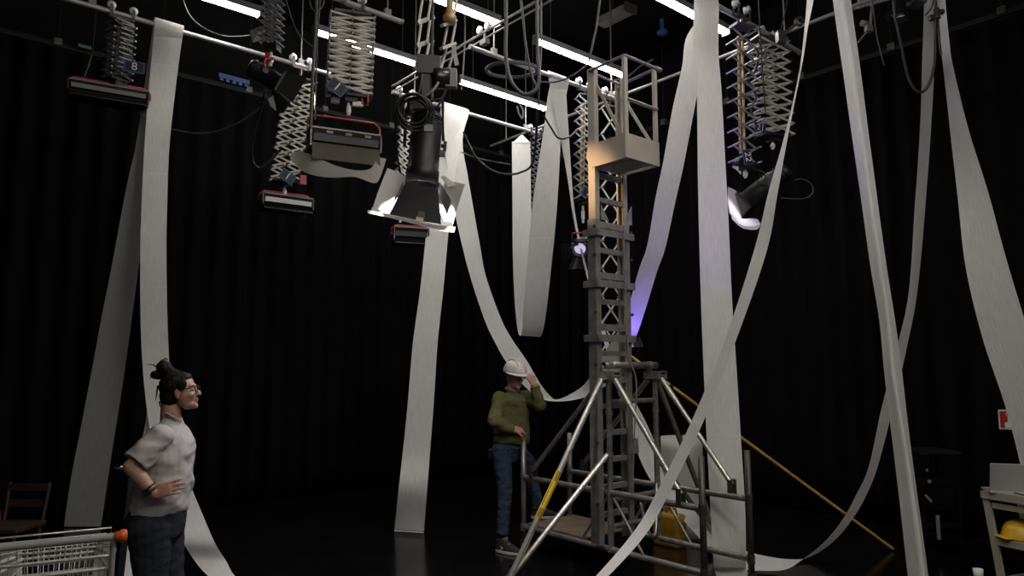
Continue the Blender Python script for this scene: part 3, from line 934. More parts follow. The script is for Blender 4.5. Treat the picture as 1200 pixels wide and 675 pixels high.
def pantograph(top, bot, width, n, deg, label, m='scissor', gap=0.14, bw=0.026, trolley=True, wheels='white', spring=False, plate=None, drop=0.12, wdeg=None, plate_up=0.0, plate_deg=None, frames=2):
    """scissor hoist: two scissor frames joined by cross rods, between a trolley on the bar and a bracket with a spigot"""
    t = empty('pantograph_hoist', top, label, 'pantograph', 'pantograph lamp hoists hung from the lighting bars')
    a = hdir(deg)
    ax = (bot - top)
    b = a.cross(UP).normalized()
    if b.dot(C(0, -1)) < 0:
        b = -b
    for s in ((-1, 1) if frames == 2 else (0,)):
        f = MB()
        for i in range(n):
            z0, z1 = top + ax * (i / n), top + ax * ((i + 1) / n)
            for k in (-1, 1):
                o_ = b * (s * gap / 2 + 0.005 * k)
                f.bar(z0 - a * k * width / 2 + o_, z1 + a * k * width / 2 + o_, bw, 0.007, b)
        f.build('scissor_frame', M[m], t)
    for i in range(n + 1):
        z = top + ax * (i / n)
        for e in (-0.5, 0.5):
            q = z + a * width * e
            MB().tube(q - b * (gap / 2 + 0.02), q + b * (gap / 2 + 0.02), 0.009, n=8).build('cross_rod', M['scissor_grey'], t)
        if i < n:
            q = z + ax * (0.5 / n)
            MB().tube(q - b * (gap / 2 + 0.012), q + b * (gap / 2 + 0.012), 0.008, n=8).build('cross_rod', M['scissor_grey'], t)
    if spring:
        for e in (-0.08, 0.1):
            MB().tube(top + a * width * e + ax * 0.04 - b * gap * 0.3, top + a * width * e + ax * 0.93 - b * gap * 0.3, 0.014, n=10).build('balance_spring', M['gold'], t)
    if trolley:
        hz = top.z
        k = MB()
        k.obox(Vector((*top.xy, hz + 0.03)), a * width * 0.42, b * (gap / 2), UP * 0.012)
        k.tube(Vector((*top.xy, hz + 0.03)), Vector((*top.xy, PZ - 0.03)), 0.018)
        k.obox(Vector((*top.xy, PZ - 0.045)), X * 0.10, Y * 0.02, UP * 0.014)
        for e in (-0.1, 0.1):
            for y in (-0.03, 0.03):
                k.obox(Vector((top.x + e, top.y + y, PZ + 0.0)), X * 0.014, Y * 0.004, UP * 0.055)
        k.build('trolley', M['steel_dark'], t)
        for e in (-0.1, 0.1):
            MB().lathe(Vector((top.x + e, top.y, PZ + 0.066)), Y, [(0.012, -0.022), (0.042, -0.022), (0.032, -0.006), (0.032, 0.006), (0.042, 0.022), (0.012, 0.022), (0.012, -0.022)], 18).build('wheel', M[wheels], t)
    k = MB()
    k.obox(bot - UP * 0.02, a * width * 0.4, b * gap * 0.45, UP * 0.014)
    k.obox(bot - UP * 0.05 + a * 0.02, a * 0.06, b * 0.05, UP * 0.03)
    k.build('bottom_bracket', M['black'], t)
    MB().tube(bot - UP * 0.06, bot - UP * (0.06 + drop), 0.016).tube(bot - UP * (0.06 + drop * 0.4), bot - UP * (0.06 + drop * 0.8), 0.024).build('spigot', M['white'], t)
    if plate:
        pd = a if plate_deg is None else hdir(plate_deg)
        fr = pd.cross(UP).normalized()
        if fr.dot(C(0, -1)) < 0:
            fr = -fr
        pc, sz, s_, tilt = plate
        u = UP * cos(tilt) + pd * sin(tilt)
        v = pd * cos(tilt) - UP * sin(tilt)
        pl = MB().obox(pc, v * sz * 0.62, u * sz * 0.45, fr * 0.003)
        plo = pl.build('number_plate', M['blue'], t)
        plo['label'] = 'blue number plate'
        MB().obox(pc + fr * 0.0035, v * sz * 0.54, u * sz * 0.37, fr * 0.0008).build('plate_field', M['black'], plo)
        if v.cross(u).dot(fr) < 0:
            v = -v
        text('plate_number', s_, sz * 0.85, pc + fr * 0.006, v, u, M['white'], plo)
    return t


def softlight(c, w, deg, h, d, label, tilt=0.0, strip='white', door=False, yoke_h=0.14, group='linear softlights under the pantographs', open_dn=True):
    """linear softlight: red tubular yoke, trough body, diffuser strip, barn doors"""
    a = hdir(deg)
    f = a.cross(UP).normalized()
    if f.dot(C(0, -1)) < 0:
        f = -f                                     # towards the viewer
    u = (UP * cos(tilt) + f * sin(tilt)).normalized()
    g = (f * cos(tilt) - UP * sin(tilt)).normalized()
    t = empty('softlight', c, label, 'lamp', group)
    hw = w / 2
    b = MB()
    b.prism([c + g * d * 0.5 + u * h * 0.5 - a * hw, c - g * d * 0.5 + u * h * 0.5 - a * hw, c - g * d * 0.55 - u * h * 0.5 - a * hw, c + g * d * 0.32 - u * h * 0.5 - a * hw], a * w)
    b.build('body', M['black'], t, 0.006)
    for s in (-1, 1):
        MB().obox(c + a * s * (hw + 0.008), a * 0.008, g * d * 0.55, u * h * 0.56).build('end_plate', M['blackgloss'], t)
    y = [c - a * (hw + 0.025), c - a * (hw + 0.025) + UP * (h * 0.5 + yoke_h - 0.05), c - a * (hw - 0.03) + UP * (h * 0.5 + yoke_h), c, c + a * (hw - 0.03) + UP * (h * 0.5 + yoke_h), c + a * (hw + 0.025) + UP * (h * 0.5 + yoke_h - 0.05), c + a * (hw + 0.025)]
    y[3] = c + UP * (h * 0.5 + yoke_h)
    MB().path(y, 0.013 if w > 0.64 else 0.009, 10).build('yoke', M['red'], t)
    MB().obox(c + g * (d * 0.5 + 0.006) - u * h * 0.02, a * hw * 0.95, u * h * 0.22, g * 0.006).build('diffuser_strip', M[strip], t)
    MB().obox(c + g * d * 0.3 + u * (h * 0.5 + 0.008), a * hw, g * d * 0.25, u * 0.008).build('top_flange', M['beige' if door else 'grey'], t)
    if door:
        MB().obox(c + g * (d * 0.5 + 0.02) - u * (h * 0.5 + 0.06), a * hw * 0.99, (u * 0.95 - g * 0.3) * 0.09, g * 0.005).build('barn_door', M['brown'], t)
        k = MB()
        for e in (-0.5, 0.05, 0.62):
            k.obox(c + a * hw * e + g * (d * 0.5 + 0.016) + u * (h * 0.32), a * 0.03, u * 0.014, g * 0.01)
        k.build('latch', M['grey'], t)
    else:
        MB().obox(c + g * (d * 0.45) - u * (h * 0.5 + 0.02), a * hw * 1.0, (u * 0.6 - g * 0.8) * 0.045, g.cross(a) * 0.004).build('barn_door', M['blackgloss'], t)
    MB().obox(c - g * d * 0.62 - u * h * 0.5, a * hw, u * 0.05, g * 0.004).build('barn_door', M['black'], t)
    return t


def dz_at(px, py, D):
    return P(px, py, D)


def D_of(p):
    return p.x * cos(YAW) + p.y * sin(YAW)


# hoist with the number 8 panel (far left)
tp = on_bar(143, V2, -0.12)
D = D_of(tp)
bt = P(137, 92, D)
hoist = pantograph(tp, bt, 0.22, 8, 30, 'small dark pantograph at the far left holding the panel marked 8', m='black', gap=0.14, drop=0.10)
for i in range(10):
    y = 27 + i * 5.6
    xs = 143 - i * 0.6
    a_, b_ = P(xs, y, D - 0.1), P(xs + 15, y + 5, D - 0.02)
    MB().tube(a_, b_, 0.0075, n=8).build('cross_rod', M['scissor'], hoist)['label'] = 'pale cross rod'
lc = P(128, 110, D)
softlight(lc, 0.68, 60, 0.10, 0.20, 'flat dark softlight with grey front edge at the far left', strip='grey', yoke_h=0.06)
pl = empty('number_sign', P(157, 78, D), 'small dark sign with a blue border and white 8, left of the first paper strip', 'sign')
cs, aa = P(157.5, 78.5, D - 0.12), hdir(62)
nn = aa.cross(UP)
MB().obox(cs, aa * 0.092, UP * 0.058, nn * 0.004).build('border', M['blue'], pl)
MB().obox(cs + nn * 0.005, aa * 0.078, UP * 0.046, nn * 0.001).build('panel', M['black'], pl)
text('digit', '8', 0.11, cs + nn * 0.008, aa, UP, M['white'], pl)
MB().tube(cs + UP * 0.05, cs + UP * 0.16 - aa * 0.06, 0.005).build('hanger', M['steel_dark'], pl)

# top-left small hoist with the par can
D = 6.55
tp, bt = P(321, -38, D), P(318, 52, D)
pantograph(tp, bt, 0.17, 11, 100, 'dark grey pantograph at the top left holding the barn door lamp', m='scissor_grey', gap=0.12, bw=0.018, trolley=False, drop=0.16)


def barn_lamp(c, aim, length, r, label, yoke='red', doors=(0.16, 0.16), lens='white_lens', door_ang=28, body='black', up=UP, group=None, fins=True):
    """round theatre spotlight: ribbed can, lens, yoke and four barn doors; c = middle of the can"""
    aim = aim.normalized()
    t = empty('spotlight', c, label, 'lamp', group)
    p, q = frame(aim, up)
    bk, ft = c - aim * length / 2, c + aim * length / 2
    m = MB()
    m.lathe(bk, aim, [(0.0, 0.0), (r * 0.62, 0.0), (r * 0.85, length * 0.06), (r * 0.9, length * 0.3), (r, length * 0.34), (r, length * 0.97), (r * 1.06, length * 0.97), (r * 1.06, length), (r * 0.9, length), (r * 0.9, length * 0.9), (0, length * 0.88)], 28)
    m.build('can', M[body], t)
    MB().lathe(ft - aim * 0.03, aim, [(0, 0), (r * 0.88, 0), (r * 0.6, 0.012), (0, 0.02)], 24).build('lens', M[lens], t)
    if fins:
        f = MB()
        for i in range(5):
            s = bk + aim * length * (0.1 + i * 0.06)
            f.lathe(s, aim, [(r * 0.7, 0), (r * 0.98, 0), (r * 0.98, 0.006), (r * 0.7, 0.006)], 24)
        f.build('cooling_fins', M['blackgloss'], t)
    y = [c + p * r * 1.12, c + p * r * 1.12 - aim * 0.05 + q * r * 0.9, c + p * r * 0.9 + q * (r * 1.7), c + q * (r * 1.75), c - p * r * 0.9 + q * (r * 1.7), c - p * r * 1.12 - aim * 0.05 + q * r * 0.9, c - p * r * 1.12]
    MB().path(crom(y, 4), 0.009, 8).build('yoke', M[yoke], t)
    k = MB()
    for s in (-1, 1):
        k.tube(c + p * s * r * 0.98, c + p * s * (r * 1.3), 0.016).tube(c + p * s * (r * 1.3), c + p * s * (r * 1.36), 0.03)
    k.build('knob', M['blackgloss'], t)
    fr = MB()
    for s in (-1, 1):
        fr.obox(ft + aim * 0.008 + p * s * r * 1.05, p * 0.01, q * r * 1.1, aim * 0.008).obox(ft + aim * 0.008 + q * s * r * 1.05, q * 0.01, p * r * 1.1, aim * 0.008)
    fr.build('door_frame', M['black'], t)
    th = radians(door_ang)
    for e, g in ((p, q), (-p, q), (q, p), (-q, p)):
        L = doors[0] if abs(e.dot(p)) > 0.5 else doors[1]
        o_ = aim * cos(th) + e * sin(th)
        a_ = ft + aim * 0.016 + e * r * 1.06
        MB().quad(a_ - g * r * 0.95, a_ + g * r * 0.95, a_ + o_ * L + g * r * 1.5, a_ + o_ * L - g * r * 1.5, 0.003).build('barn_door', M['black'], t)
    return t


lc = P(308, 88, D)
aim = (P(346, 112, D + 0.16) - lc)
barn_lamp(lc, aim, 0.30, 0.10, 'black lamp with barn doors on a red clamp, hanging from the left bar', doors=(0.19, 0.17), lens='warm_lens', door_ang=20)
t = tag(MB().bar(P(314, 66, D), P(313.5, 84, D), 0.024, 0.03, C(0, 1)).obox(P(314, 64, D), hdir(90) * 0.022, UP * 0.03, C(0, 1) * 0.02).build('red_clamp', M['red']), 'red clamp holding the barn door lamp at the top left', 'clamp')
tag(MB().quad(P(293, 36, D), P(307, 30, D), P(311, 45, D), P(296, 50, D - 0.1), 0.004).build('lamp_flap', M['grey']), 'small grey metal flap beside the dark pantograph at the top left', 'flap')
tag(MB().quad(P(314, 116, D), P(320, 112, D), P(324, 130, D), P(317, 124, D), 0.003).build('filter_scrap', M['tracing']), 'small translucent filter scrap under the barn door lamp', 'filter')

# hoist with the small softlight
tp = on_bar(349, V2, -0.17)
D = D_of(tp)
tp = P(352, 97, D)
bt = P(334, 211, D)
pantograph(tp, bt, 0.34, 9, 62, 'cream pantograph at the left holding the small red-yoked softlight', plate=(P(337, 207, D - 0.16), 0.14, '1', radians(30)), drop=0.16, gap=0.16, bw=0.02)
lc = P(335, 238, D)
softlight(lc, 0.56, 55, 0.12, 0.20, 'small softlight with white front and thin red yoke under the left cream pantograph', yoke_h=0.055)
t = tag(MB().obox(P(355, 211, D - 0.1), hdir(60) * 0.035, UP * 0.055, hdir(-30) * 0.02).build('cable_box', M['red'], None), 'small reddish connector box above the small softlight', 'box')

# dense hoist with the big softlight
tp = on_bar(411, V3, 0)
D = D_of(tp)
tp = P(413, 22, D)
bt = P(409, 111, D)
pantograph(tp, bt, 0.42, 12, 72, 'wide dense cream pantograph holding the big softlight with the torn paper', bw=0.021, gap=0.18, plate=(P(395, 102, D - 0.2), 0.14, '1', radians(35)), drop=0.15)
tag(MB().obox(P(393, 117, D), hdir(60) * 0.035, UP * 0.03, hdir(-30) * 0.03).build('junction_box', M['white']), 'pale connector box under the left end of the wide dense pantograph', 'box')
tag(MB().obox(P(419, 122, D), hdir(75) * 0.05, UP * 0.022, hdir(-30) * 0.02).build('junction_box', M['white']), 'pale connector box under the right half of the wide dense pantograph', 'box')
k = MB().path([P(423, 113, D), P(431, 111, D), P(431, 124, D), P(425, 122, D), P(423, 113, D)], 0.012)
tag(k.build('cable_loop', M['red']), 'small red looped lead under the wide dense pantograph', 'lead')
lc = P(403, 169, D)
softlight(lc, 0.64, 66, 0.16, 0.26, 'big softlight with a thick red yoke and torn paper under the dense pantograph', strip='black', door=True, yoke_h=0.17)
# torn paper around it
a = hdir(66)
rows = [[P(341, 180, D - 0.05), P(340, 186, D - .1)], [P(352, 178, D - 0.12), P(351, 198, D - .2)], [P(368, 183, D - 0.2), P(366, 205, D - 0.3)], [P(390, 193, D - 0.22), P(390, 208, D - 0.32)], [P(414, 199, D - 0.2), P(416, 207, D - 0.3)], [P(432, 198, D - 0.15), P(438, 214, D - 0.25)], [P(440, 190, D - 0.05), P(446, 206, D - 0.1)], [P(442, 184, D + .05), P(453, 187, D + 0.05)]]
o = paper(rows, 'x', m='tracing', k=5, cols=6, crumple=0.02)
o.name = 'torn_paper'
o['label'] = 'torn translucent diffuser paper draped below the big softlight'
o['category'] = 'paper'
del o['group']

# big central spotlight and its open pantograph
D = 5.0
bars = [(498, -40, 518, -48, 534, -32), (499, -10, 520, -17, 538, -4), (497, 23, 513, 17, 522, 26), (497, 50, 512, 46, 541, 52), (494, 80, 505, 77, 530, 76)]
t = empty('pantograph_hoist', P(505, 0, D), 'open stretched pantograph above the big spotlight with paper cone', 'pantograph', 'pantograph lamp hoists hung from the lighting bars')
lv = [(500, -45), (500, -12), (497, 24), (496, 51), (493, 78)]
for i, (x, y) in enumerate(lv):
    MB().bar(P(x - 8, y + 3, D - .05), P(x + 11, y - 4, D + .05), 0.03, 0.03).build('link_plate', M['scissor'], t)
    if i < 4:
        MB().bar(P(x + 21, y + 6, D - .05), P(x + 37, y + 0, D + .1), 0.03, 0.022).build('link_plate', M['scissor'], t)
for (x, y), (x2, y2) in zip(lv[:-1], lv[1:]):
    for e in (-6, 4):
        MB().tube(P(x + e + 3, y, D - .04), P(x2 + e - 0, y2, D - .04), 0.010, n=8).build('link_rod', M['scissor'], t)
    for e in (24, 33):
        MB().tube(P(x + e + 4, y + 3, D + .06), P(x2 + e, y2 + 2, D + .06), 0.010, n=8).build('link_rod', M['scissor'], t)
MB().tube(P(507, -40, D), P(505, 118, D), 0.016).obox(P(503, 78, D), hdir(80) * 0.085, C(0, 1) * 0.05, UP * 0.07).obox(P(500, 98, D), hdir(80) * 0.03, C(0, 1) * 0.04, UP * 0.1).build('hoist_post', M['black'], t)
MB().lathe(P(527, 12, D) - UP * 0.1, UP, [(0, 0), (0.045, 0), (0.05, 0.05), (0.028, 0.08), (0.026, 0.24), (0, 0.25)], 16).build('counterweight', M['gold'], t)
MB().lathe(P(517, 92, D) - hdir(80) * 0.06, hdir(80), [(0, 0), (0.07, 0), (0.075, 0.03), (0.075, 0.12), (0, 0.12)], 18).obox(P(529, 92, D), hdir(80) * 0.04, C(0, 1) * 0.03, UP * 0.07).build('pan_motor', M['blackgloss'], t)
MB().quad(P(529, 54, D), P(533, 52, D), P(538, 76, D), P(533, 77, D), 0.004).build('dangling_tag', M['scissor_grey'], t)

lc = P(499, 172, D)
aim = (P(491, 214, D + 0.0) - lc).normalized()
t = empty('spotlight', lc, 'big black hanging spotlight with barn doors inside a glowing white paper cone', 'lamp')
p, q = hdir(82), hdir(-8)
hw = 0.115
b = MB()
tpz, bz = P(502, 133, D), P(494, 216, D)
b.lathe(tpz, bz - tpz, [(0, 0), (0.09, 0), (0.108, 0.03), (0.112, 0.2), (0.112, 0.42), (0.12, 0.43), (0.12, (bz - tpz).length), (0.108, (bz - tpz).length), (0.106, (bz - tpz).length - 0.13), (0, (bz - tpz).length - 0.14)], 28)
b.build('can', M['black'], t)
MB().lathe(bz + aim * -0.125, aim, [(0, 0), (0.098, 0), (0.06, 0.018), (0, 0.026)], 24).build('lens', M['white_lens'], t)
MB().obox(P(502, 150, D - 0.11), hdir(82) * 0.03, UP * 0.025, C(0, 1) * 0.006).build('control_plate', M['grey'], t)
f = MB()
for i in range(6):
    f.lathe(tpz + aim * (0.03 + i * 0.018), aim, [(0.08, 0), (0.118, 0), (0.118, 0.006), (0.08, 0.006)], 24)
f.build('cooling_fins', M['blackgloss'], t)
MB().path([P(519.5, 165, D), P(519, 120, D), P(516, 116, D), P(480, 124, D), P(476, 128, D), P(474, 172, D)], 0.012).build('yoke', M['black'], t)
MB().tube(P(517, 171, D), P(521, 171, D), 0.014).tube(P(522, 166, D), P(521, 177, D), 0.012).obox(P(518, 180, D), hdir(82) * 0.02, UP * 0.02, C(0, 1) * 0.02).build('lock_handle', M['blackgloss'], t)
MB().obox(P(493, 126, D), hdir(82) * 0.07, UP * 0.03, C(0, 1) * 0.06).build('back_cap', M['grey'], t)
# barn doors
F0, F1 = P(474, 216, D - 0.135), P(513, 221, D - 0.135)
MB().quad(F0, F1, P(517, 263, D - 0.30), P(456, 252, D - 0.30), 0.003).build('barn_door', M['black'], t)
MB().quad(P(515, 213, D + 0.10), P(514, 226, D - 0.12), P(524, 252, D - 0.20), P(529, 235, D + 0.16), 0.003).build('barn_door', M['black'], t)
MB().quad(P(473, 213, D + 0.10), P(472, 223, D - 0.12), P(461, 237, D - 0.18), P(465, 227, D + 0.16), 0.003).build('barn_door', M['black'], t)
MB().quad(P(478, 212, D + 0.1), P(512, 212, D + 0.1), P(524, 226, D + 0.32), P(464, 222, D + 0.32), 0.003).build('barn_door', M['black'], t)
cl = MB().quad(P(494, 232, D - 0.165), P(501, 233, D - 0.165), P(496, 262, D - 0.33), P(488, 260, D - 0.33), 0.004).build('cloth_tape', M['steel_dark'], t)
MB().quad(P(488, 254, D - 0.302), P(496, 256, D - 0.302), P(495, 262, D - 0.34), P(487, 260, D - 0.34), 0.004).build('wooden_peg', M['beige'], t)
# paper cone: sheet bent round the lamp
def bent(rows, name, label, k=5, m='paper_loose', parent=None):
    nc = len(rows[0])
    ch = [crom([r[c] for r in rows], k) for c in range(nc)]
    grid = []
    for i in range(len(ch[0])):
        grid.append(crom([ch[c][i] for c in range(nc)], k) if nc > 2 else [ch[0][i], ch[1][i]])
    w_ = len(grid[0])
    mb = MB().add([q for g_ in grid for q in g_], [(i * w_ + j, i * w_ + j + 1, (i + 1) * w_ + j + 1, (i + 1) * w_ + j) for i in range(len(grid) - 1) for j in range(w_ - 1)], 0, True)
    o = mb.build(name, M[m], parent)
    if not parent:
        tag(o, label, 'paper')
    return o


t = empty('paper_cone', P(490, 235, D), 'white sheets of paper wrapped as a bright glowing cone round the big spotlight', 'paper')
bent([[P(454, 197, D + .10), P(443, 225, D + .02), P(437, 243, D - .12)], [P(467, 202, D + .12), P(456, 228, D + .05), P(446, 246, D - .2)], [P(477, 208, D + .13), P(470, 228, D + .10), P(462, 246, D - 0.1)]], 'left_flap', '', parent=t)
bent([[P(436, 243, D - .12), P(434, 249, D - .22), P(431, 250, D - .27), P(431, 246, D - .3)], [P(462, 247, D - .2), P(460, 255, D - .3), P(458, 255, D - .36), P(460, 252, D - .38)], [P(490, 254, D - .2), P(490, 263, D - .32), P(489, 262, D - .40), P(490, 258, D - .42)], [P(515, 258, D - .2), P(516, 270, D - .3), P(516, 268, D - .37), P(518, 264, D - .39)], [P(530, 260, D - .1), P(532, 272, D - .2), P(533, 270, D - .26), P(534, 266, D - .28)]], 'front_curl', '', parent=t)
bent([[P(530, 266, D - .12), P(537, 240, D - .02), P(545, 216, D + .08)], [P(522, 262, D - .05), P(528, 238, D + .12), P(532, 213, D + .18)], [P(512, 240, D + 0.1), P(516, 226, D + .2), P(522, 212, D + .24)]], 'right_flap', '', parent=t)
bent([[P(477, 208, D + .14), P(477, 226, D + .22), P(478, 244, D + .28)], [P(495, 210, D + .2), P(497, 232, D + .3), P(499, 250, D + .32)], [P(514, 214, D + .2), P(518, 236, D + .26), P(522, 256, D + .22)]], 'back_sheet', '', parent=t)
MB().quad(P(516, 207, D + .2), P(521, 206, D + .2), P(535, 217, D + .15), P(525, 219, D + .1), 0.002).build('folded_corner', M['tracing'], t)

# coil of cable on the spotlight
k = MB()
cc = P(485, 131, D - 0.12)
for i in range(7):
    R_ = 0.104 + 0.013 * (i % 3)
    ph = i * 0.7
    k.path([cc + (hdir(85) * cos(a_ := 2 * pi * j / 36) + (UP * 0.98 + C(0, -1) * 0.2) * sin(a_)) * R_ + C(0, 1) * 0.012 * (i - 3) + hdir(85) * 0.012 * sin(ph) + UP * 0.01 * cos(ph * 2) for j in range(36)], 0.008, 8, closed=True)
tag(k.build('cable_coil', M['cable']), 'coil of black cable hanging on the back of the big spotlight', 'cable coil')

# far hoist behind the big spotlight with the violet-edged softlight
tp = on_bar(476, V2, -0.12)
D2 = D_of(tp)
tp, bt = P(475, 140, D2), P(470, 207, D2)
pantograph(tp, bt, 0.13, 8, 60, 'narrow far pantograph behind the big spotlight', gap=0.1, bw=0.022, drop=0.55)
softlight(P(480, 276, D2 - 0.1), 0.42, 70, 0.15, 0.24, 'dark softlight half hidden behind the paper cone of the big spotlight', yoke_h=0.05, strip='black')

# hoist at the paper loop
tp = on_bar(627, V2, -0.1)
D2 = D_of(tp)
tp, bt = P(627, 163, D2), P(625, 240, D2)
pantograph(tp, bt, 0.12, 12, 60, 'thin grey far pantograph just right of the paper loop', m='scissor_grey', gap=0.1, bw=0.018, drop=0.2)

# hoist left of the tower, with the small red-yoked fresnel
tp = on_bar(684, V3, -0.1)
D2 = D_of(tp)
tp, bt = P(685, 115, D2), P(683, 233, D2)
pantograph(tp, bt, 0.20, 9, 72, 'grey pantograph directly left of the tower mast', m='scissor_grey', gap=0.12, bw=0.02, spring=True, plate=(P(690, 226, D2 - 0.15), 0.14, '2', radians(15)), drop=0.25)
lc = P(681, 288, D2)
lens_aim = (P(720, 330, D2 - 0.5) - lc)
barn_lamp(lc, P(676, 300, D2 - 0.25) - lc, 0.22, 0.10, 'small lamp with red yoke and grey flaps just left of the tower mast', doors=(0.16, 0.16), lens='violet_lens', door_ang=35, body='grey')
MB_ = MB().quad(P(659, 294, D2 - .1), P(668, 286, D2 - .1), P(700, 272, D2), P(704, 278, D2 - 0.1), 0.004)
tag(MB_.build('lamp_flap', M['grey']), 'long grey metal flap on the small lamp left of the tower', 'flap')

# stretched hoist behind the tower mast
tp = on_bar(714, V3, -0.1)
D2 = D_of(tp)
tp, bt = P(715, 128, D2), P(716, 412, D2)
pantograph(tp, bt, 0.26, 9, 70, 'long stretched white pantograph seen through the tower mast', m='white', gap=0.10, bw=0.022, drop=0.1, frames=1)

lc = P(739, 412, 7.98)
ls = empty('lamp_stand', Vector((lc.x, lc.y, 0)), 'thin black lamp stand behind the tower mast', 'lamp stand')
MB().tube(Vector((lc.x, lc.y, 0.28)), lc - UP * 0.09, 0.011).build('pole', M['black'], ls)
for i in range(3):
    _d = hdir(40 + 120 * i)
    MB().tube(Vector((lc.x, lc.y, 0.32)), Vector((lc.x, lc.y, 0.012)) + _d * 0.34, 0.009).build('leg', M['black'], ls)
barn_lamp(lc, P(757, 335, 7.42) - lc, 0.16, 0.06, 'small black lamp behind the tower mast throwing violet light on the paper strip', yoke='steel_dark', doors=(0.06, 0.06), lens='violet_lens', door_ang=35)

# pair right of the tower
tp = on_bar(866, V4, -0.1)
D2 = D_of(tp)
tp, bt = P(870, 35, D2 - 0.1), P(873, 190, D2 - 0.1)
pantograph(tp, bt, 0.28, 9, 66, 'open zigzag pantograph hanging right of the broad paper strip', m='scissor_grey', gap=0.12, bw=0.02, frames=1, spring=True, plate=(P(876, 184, D2 - 0.3), 0.12, '22', radians(80)), drop=0.1)
tp = on_bar(899, V4, -0.1)
D3 = D_of(tp)
tp, bt = P(899, 50, D3 + .1), P(905, 158, D3 + .1)
pantograph(tp, bt, 0.40, 9, 70, 'dense cream pantograph right of the open zigzag one', bw=0.024, gap=0.2, plate=(P(891, 150, D3 - 0.15), 0.11, '21', radians(10)), drop=0.1)
lc = P(899, 217, D2)
barn_lamp(lc, P(868, 241, D2 + 0.12) - lc, 0.50, 0.10, 'black spotlight tilted down left beside a glowing curled paper, right of the tower', yoke='black', doors=(0.17, 0.17), door_ang=16)
t = empty('curled_paper', P(866, 245, D2), 'bright white curled paper round the spotlight right of the tower', 'paper')
bent([[P(853, 219, D2 - .05), P(853, 235, D2 - .12), P(855, 250, D2 - .18)], [P(860, 222, D2 + .05), P(860, 244, D2 - .1), P(862, 258, D2 - .2)], [P(866, 226, D2 + .12), P(868, 250, D2 - .02), P(872, 264, D2 - .15)]], 'side_sheet', '', parent=t)
bent([[P(856, 250, D2 - .1), P(858, 257, D2 - .25), P(860, 258, D2 - .32)], [P(868, 256, D2 - .1), P(870, 267, D2 - .28), P(872, 265, D2 - .38)], [P(884, 256, D2 - .1), P(886, 269, D2 - .25), P(888, 264, D2 - .34)], [P(889, 258, D2 - .1), P(891, 264, D2 - .2), P(891, 259, D2 - .26)]], 'bottom_curl', '', parent=t)
tag(bent([[P(862, 186, D2), P(858, 196, D2)], [P(867, 188, D2), P(864, 200, D2)], [P(870, 196, D2 + .05), P(868, 205, D2 + .05)]], 'filter_scrap', 'x', m='tracing'), 'small curled filter scrap above the spotlight right of the tower', 'filter')
cable('lamp_lead', [P(931, 211, D2 + .1), P(942, 210, D2 + .1), P(952, 218, D2 + .1), P(951, 228, D2 + .1), P(940, 233, D2 + .1), P(915, 232, D2 + .1)], 0.006, 'thin looped lead at the back of the spotlight right of the tower', m='cable_grey')

# top right fixtures
D4 = 6.6
barn_lamp(P(1054, 2, D4), P(1050, 30, D4) - P(1054, 2, D4), 0.24, 0.06, 'small dark fixture at the top right, cut by the picture edge', yoke='steel_dark', doors=(0.05, 0.05))
k = MB().obox(P(1074, 0, D4), hdir(75) * 0.07, UP * 0.05, C(0, 1) * 0.08)
tag(k.build('lamp_box', M['housing']), 'dark box hanging at the top edge left of the curving strip', 'box')
bar(P(1000, 10, 6.9), P(1085, -14, 6.9), 'dark bar at the top right behind the paper strips', r=0.02)
k = MB()
k.obox(P(1018, 34, 6.8), hdir(70) * 0.04, UP * 0.03, C(0, 1) * 0.03).tube(P(1005, 50, 6.8), P(1017, 36, 6.8), 0.008).tube(P(1020, 30, 6.8), P(1022, 3, 6.8), 0.012).lathe(P(1010, 27, 6.8), hdir(70), [(0, 0), (0.03, 0), (0.03, 0.06), (0, 0.06)])
tag(k.build('hook_clamp', M['grey']), 'grey hook clamp right of the folded paper strip near the top', 'clamp')
k = MB()
k.obox(P(915, 44, 6.9), hdir(70) * 0.05, UP * 0.06, C(0, 1) * 0.04).lathe(P(936, 26, 6.9), C(0, -1), [(0.02, 0), (0.05, 0), (0.05, 0.03), (0.02, 0.03)], 16).tube(P(920, 38, 6.9), P(936, 26, 6.9), 0.015)
tag(k.build('hook_clamp', M['steel_dark']), 'dark hook clamp at the right end of the bar with two pantographs', 'clamp')
# plug and loop
D5 = 6.0
t = empty('hanging_plug', P(1097, 17, D5), 'black plug hanging on a lead between two strips at the top right', 'plug')
MB().tube(P(1098, 22, D5), P(1097, 10, D5), 0.03, 0.022).obox(P(1092, 21, D5), hdir(85) * 0.022, UP * 0.022, C(0, 1) * 0.02).obox(P(1102, 14, D5), hdir(85) * 0.03, UP * 0.018, C(0, 1) * 0.018).build('plug', M['cable'], t)
MB().path(crom([P(1097, 10, D5), P(1095, -5, D5), P(1096, -60, D5)], 4), 0.011).build('lead', M['cable'], t)
cable('cable_loop', [P(1046, -20, 6.2), P(1049, 20, 6.2), P(1053, 38, 6.2), P(1062, 82, 6.15), P(1070, 102, 6.1), P(1080, 108, 6.05), P(1089, 98, 6.03), P(1095, 76, 6), P(1096, 45, 6), P(1096, 24, 6)], 0.012, 'thick black cable loop hanging across the curving strip at the top right')
cable('lead_end', [P(1099, 24, D5), P(1101, 50, D5), P(1103, 64, D5)], 0.011, 'short black lead dangling beside the hanging plug')
cable('lead_end', [P(1019, -30, 6.7), P(1024, 15, 6.7), P(1028, 45, 6.7), P(1036, 77, 6.7)], 0.006, 'thin lead dangling free between the folded strip and the cable loop', m='cable_grey')
cable('lead_end', [P(1084, 18, 6.3), P(1092, 8, 6.3), P(1095, -10, 6.3)], 0.006, 'short thin lead curving up across the curving strip at the top')
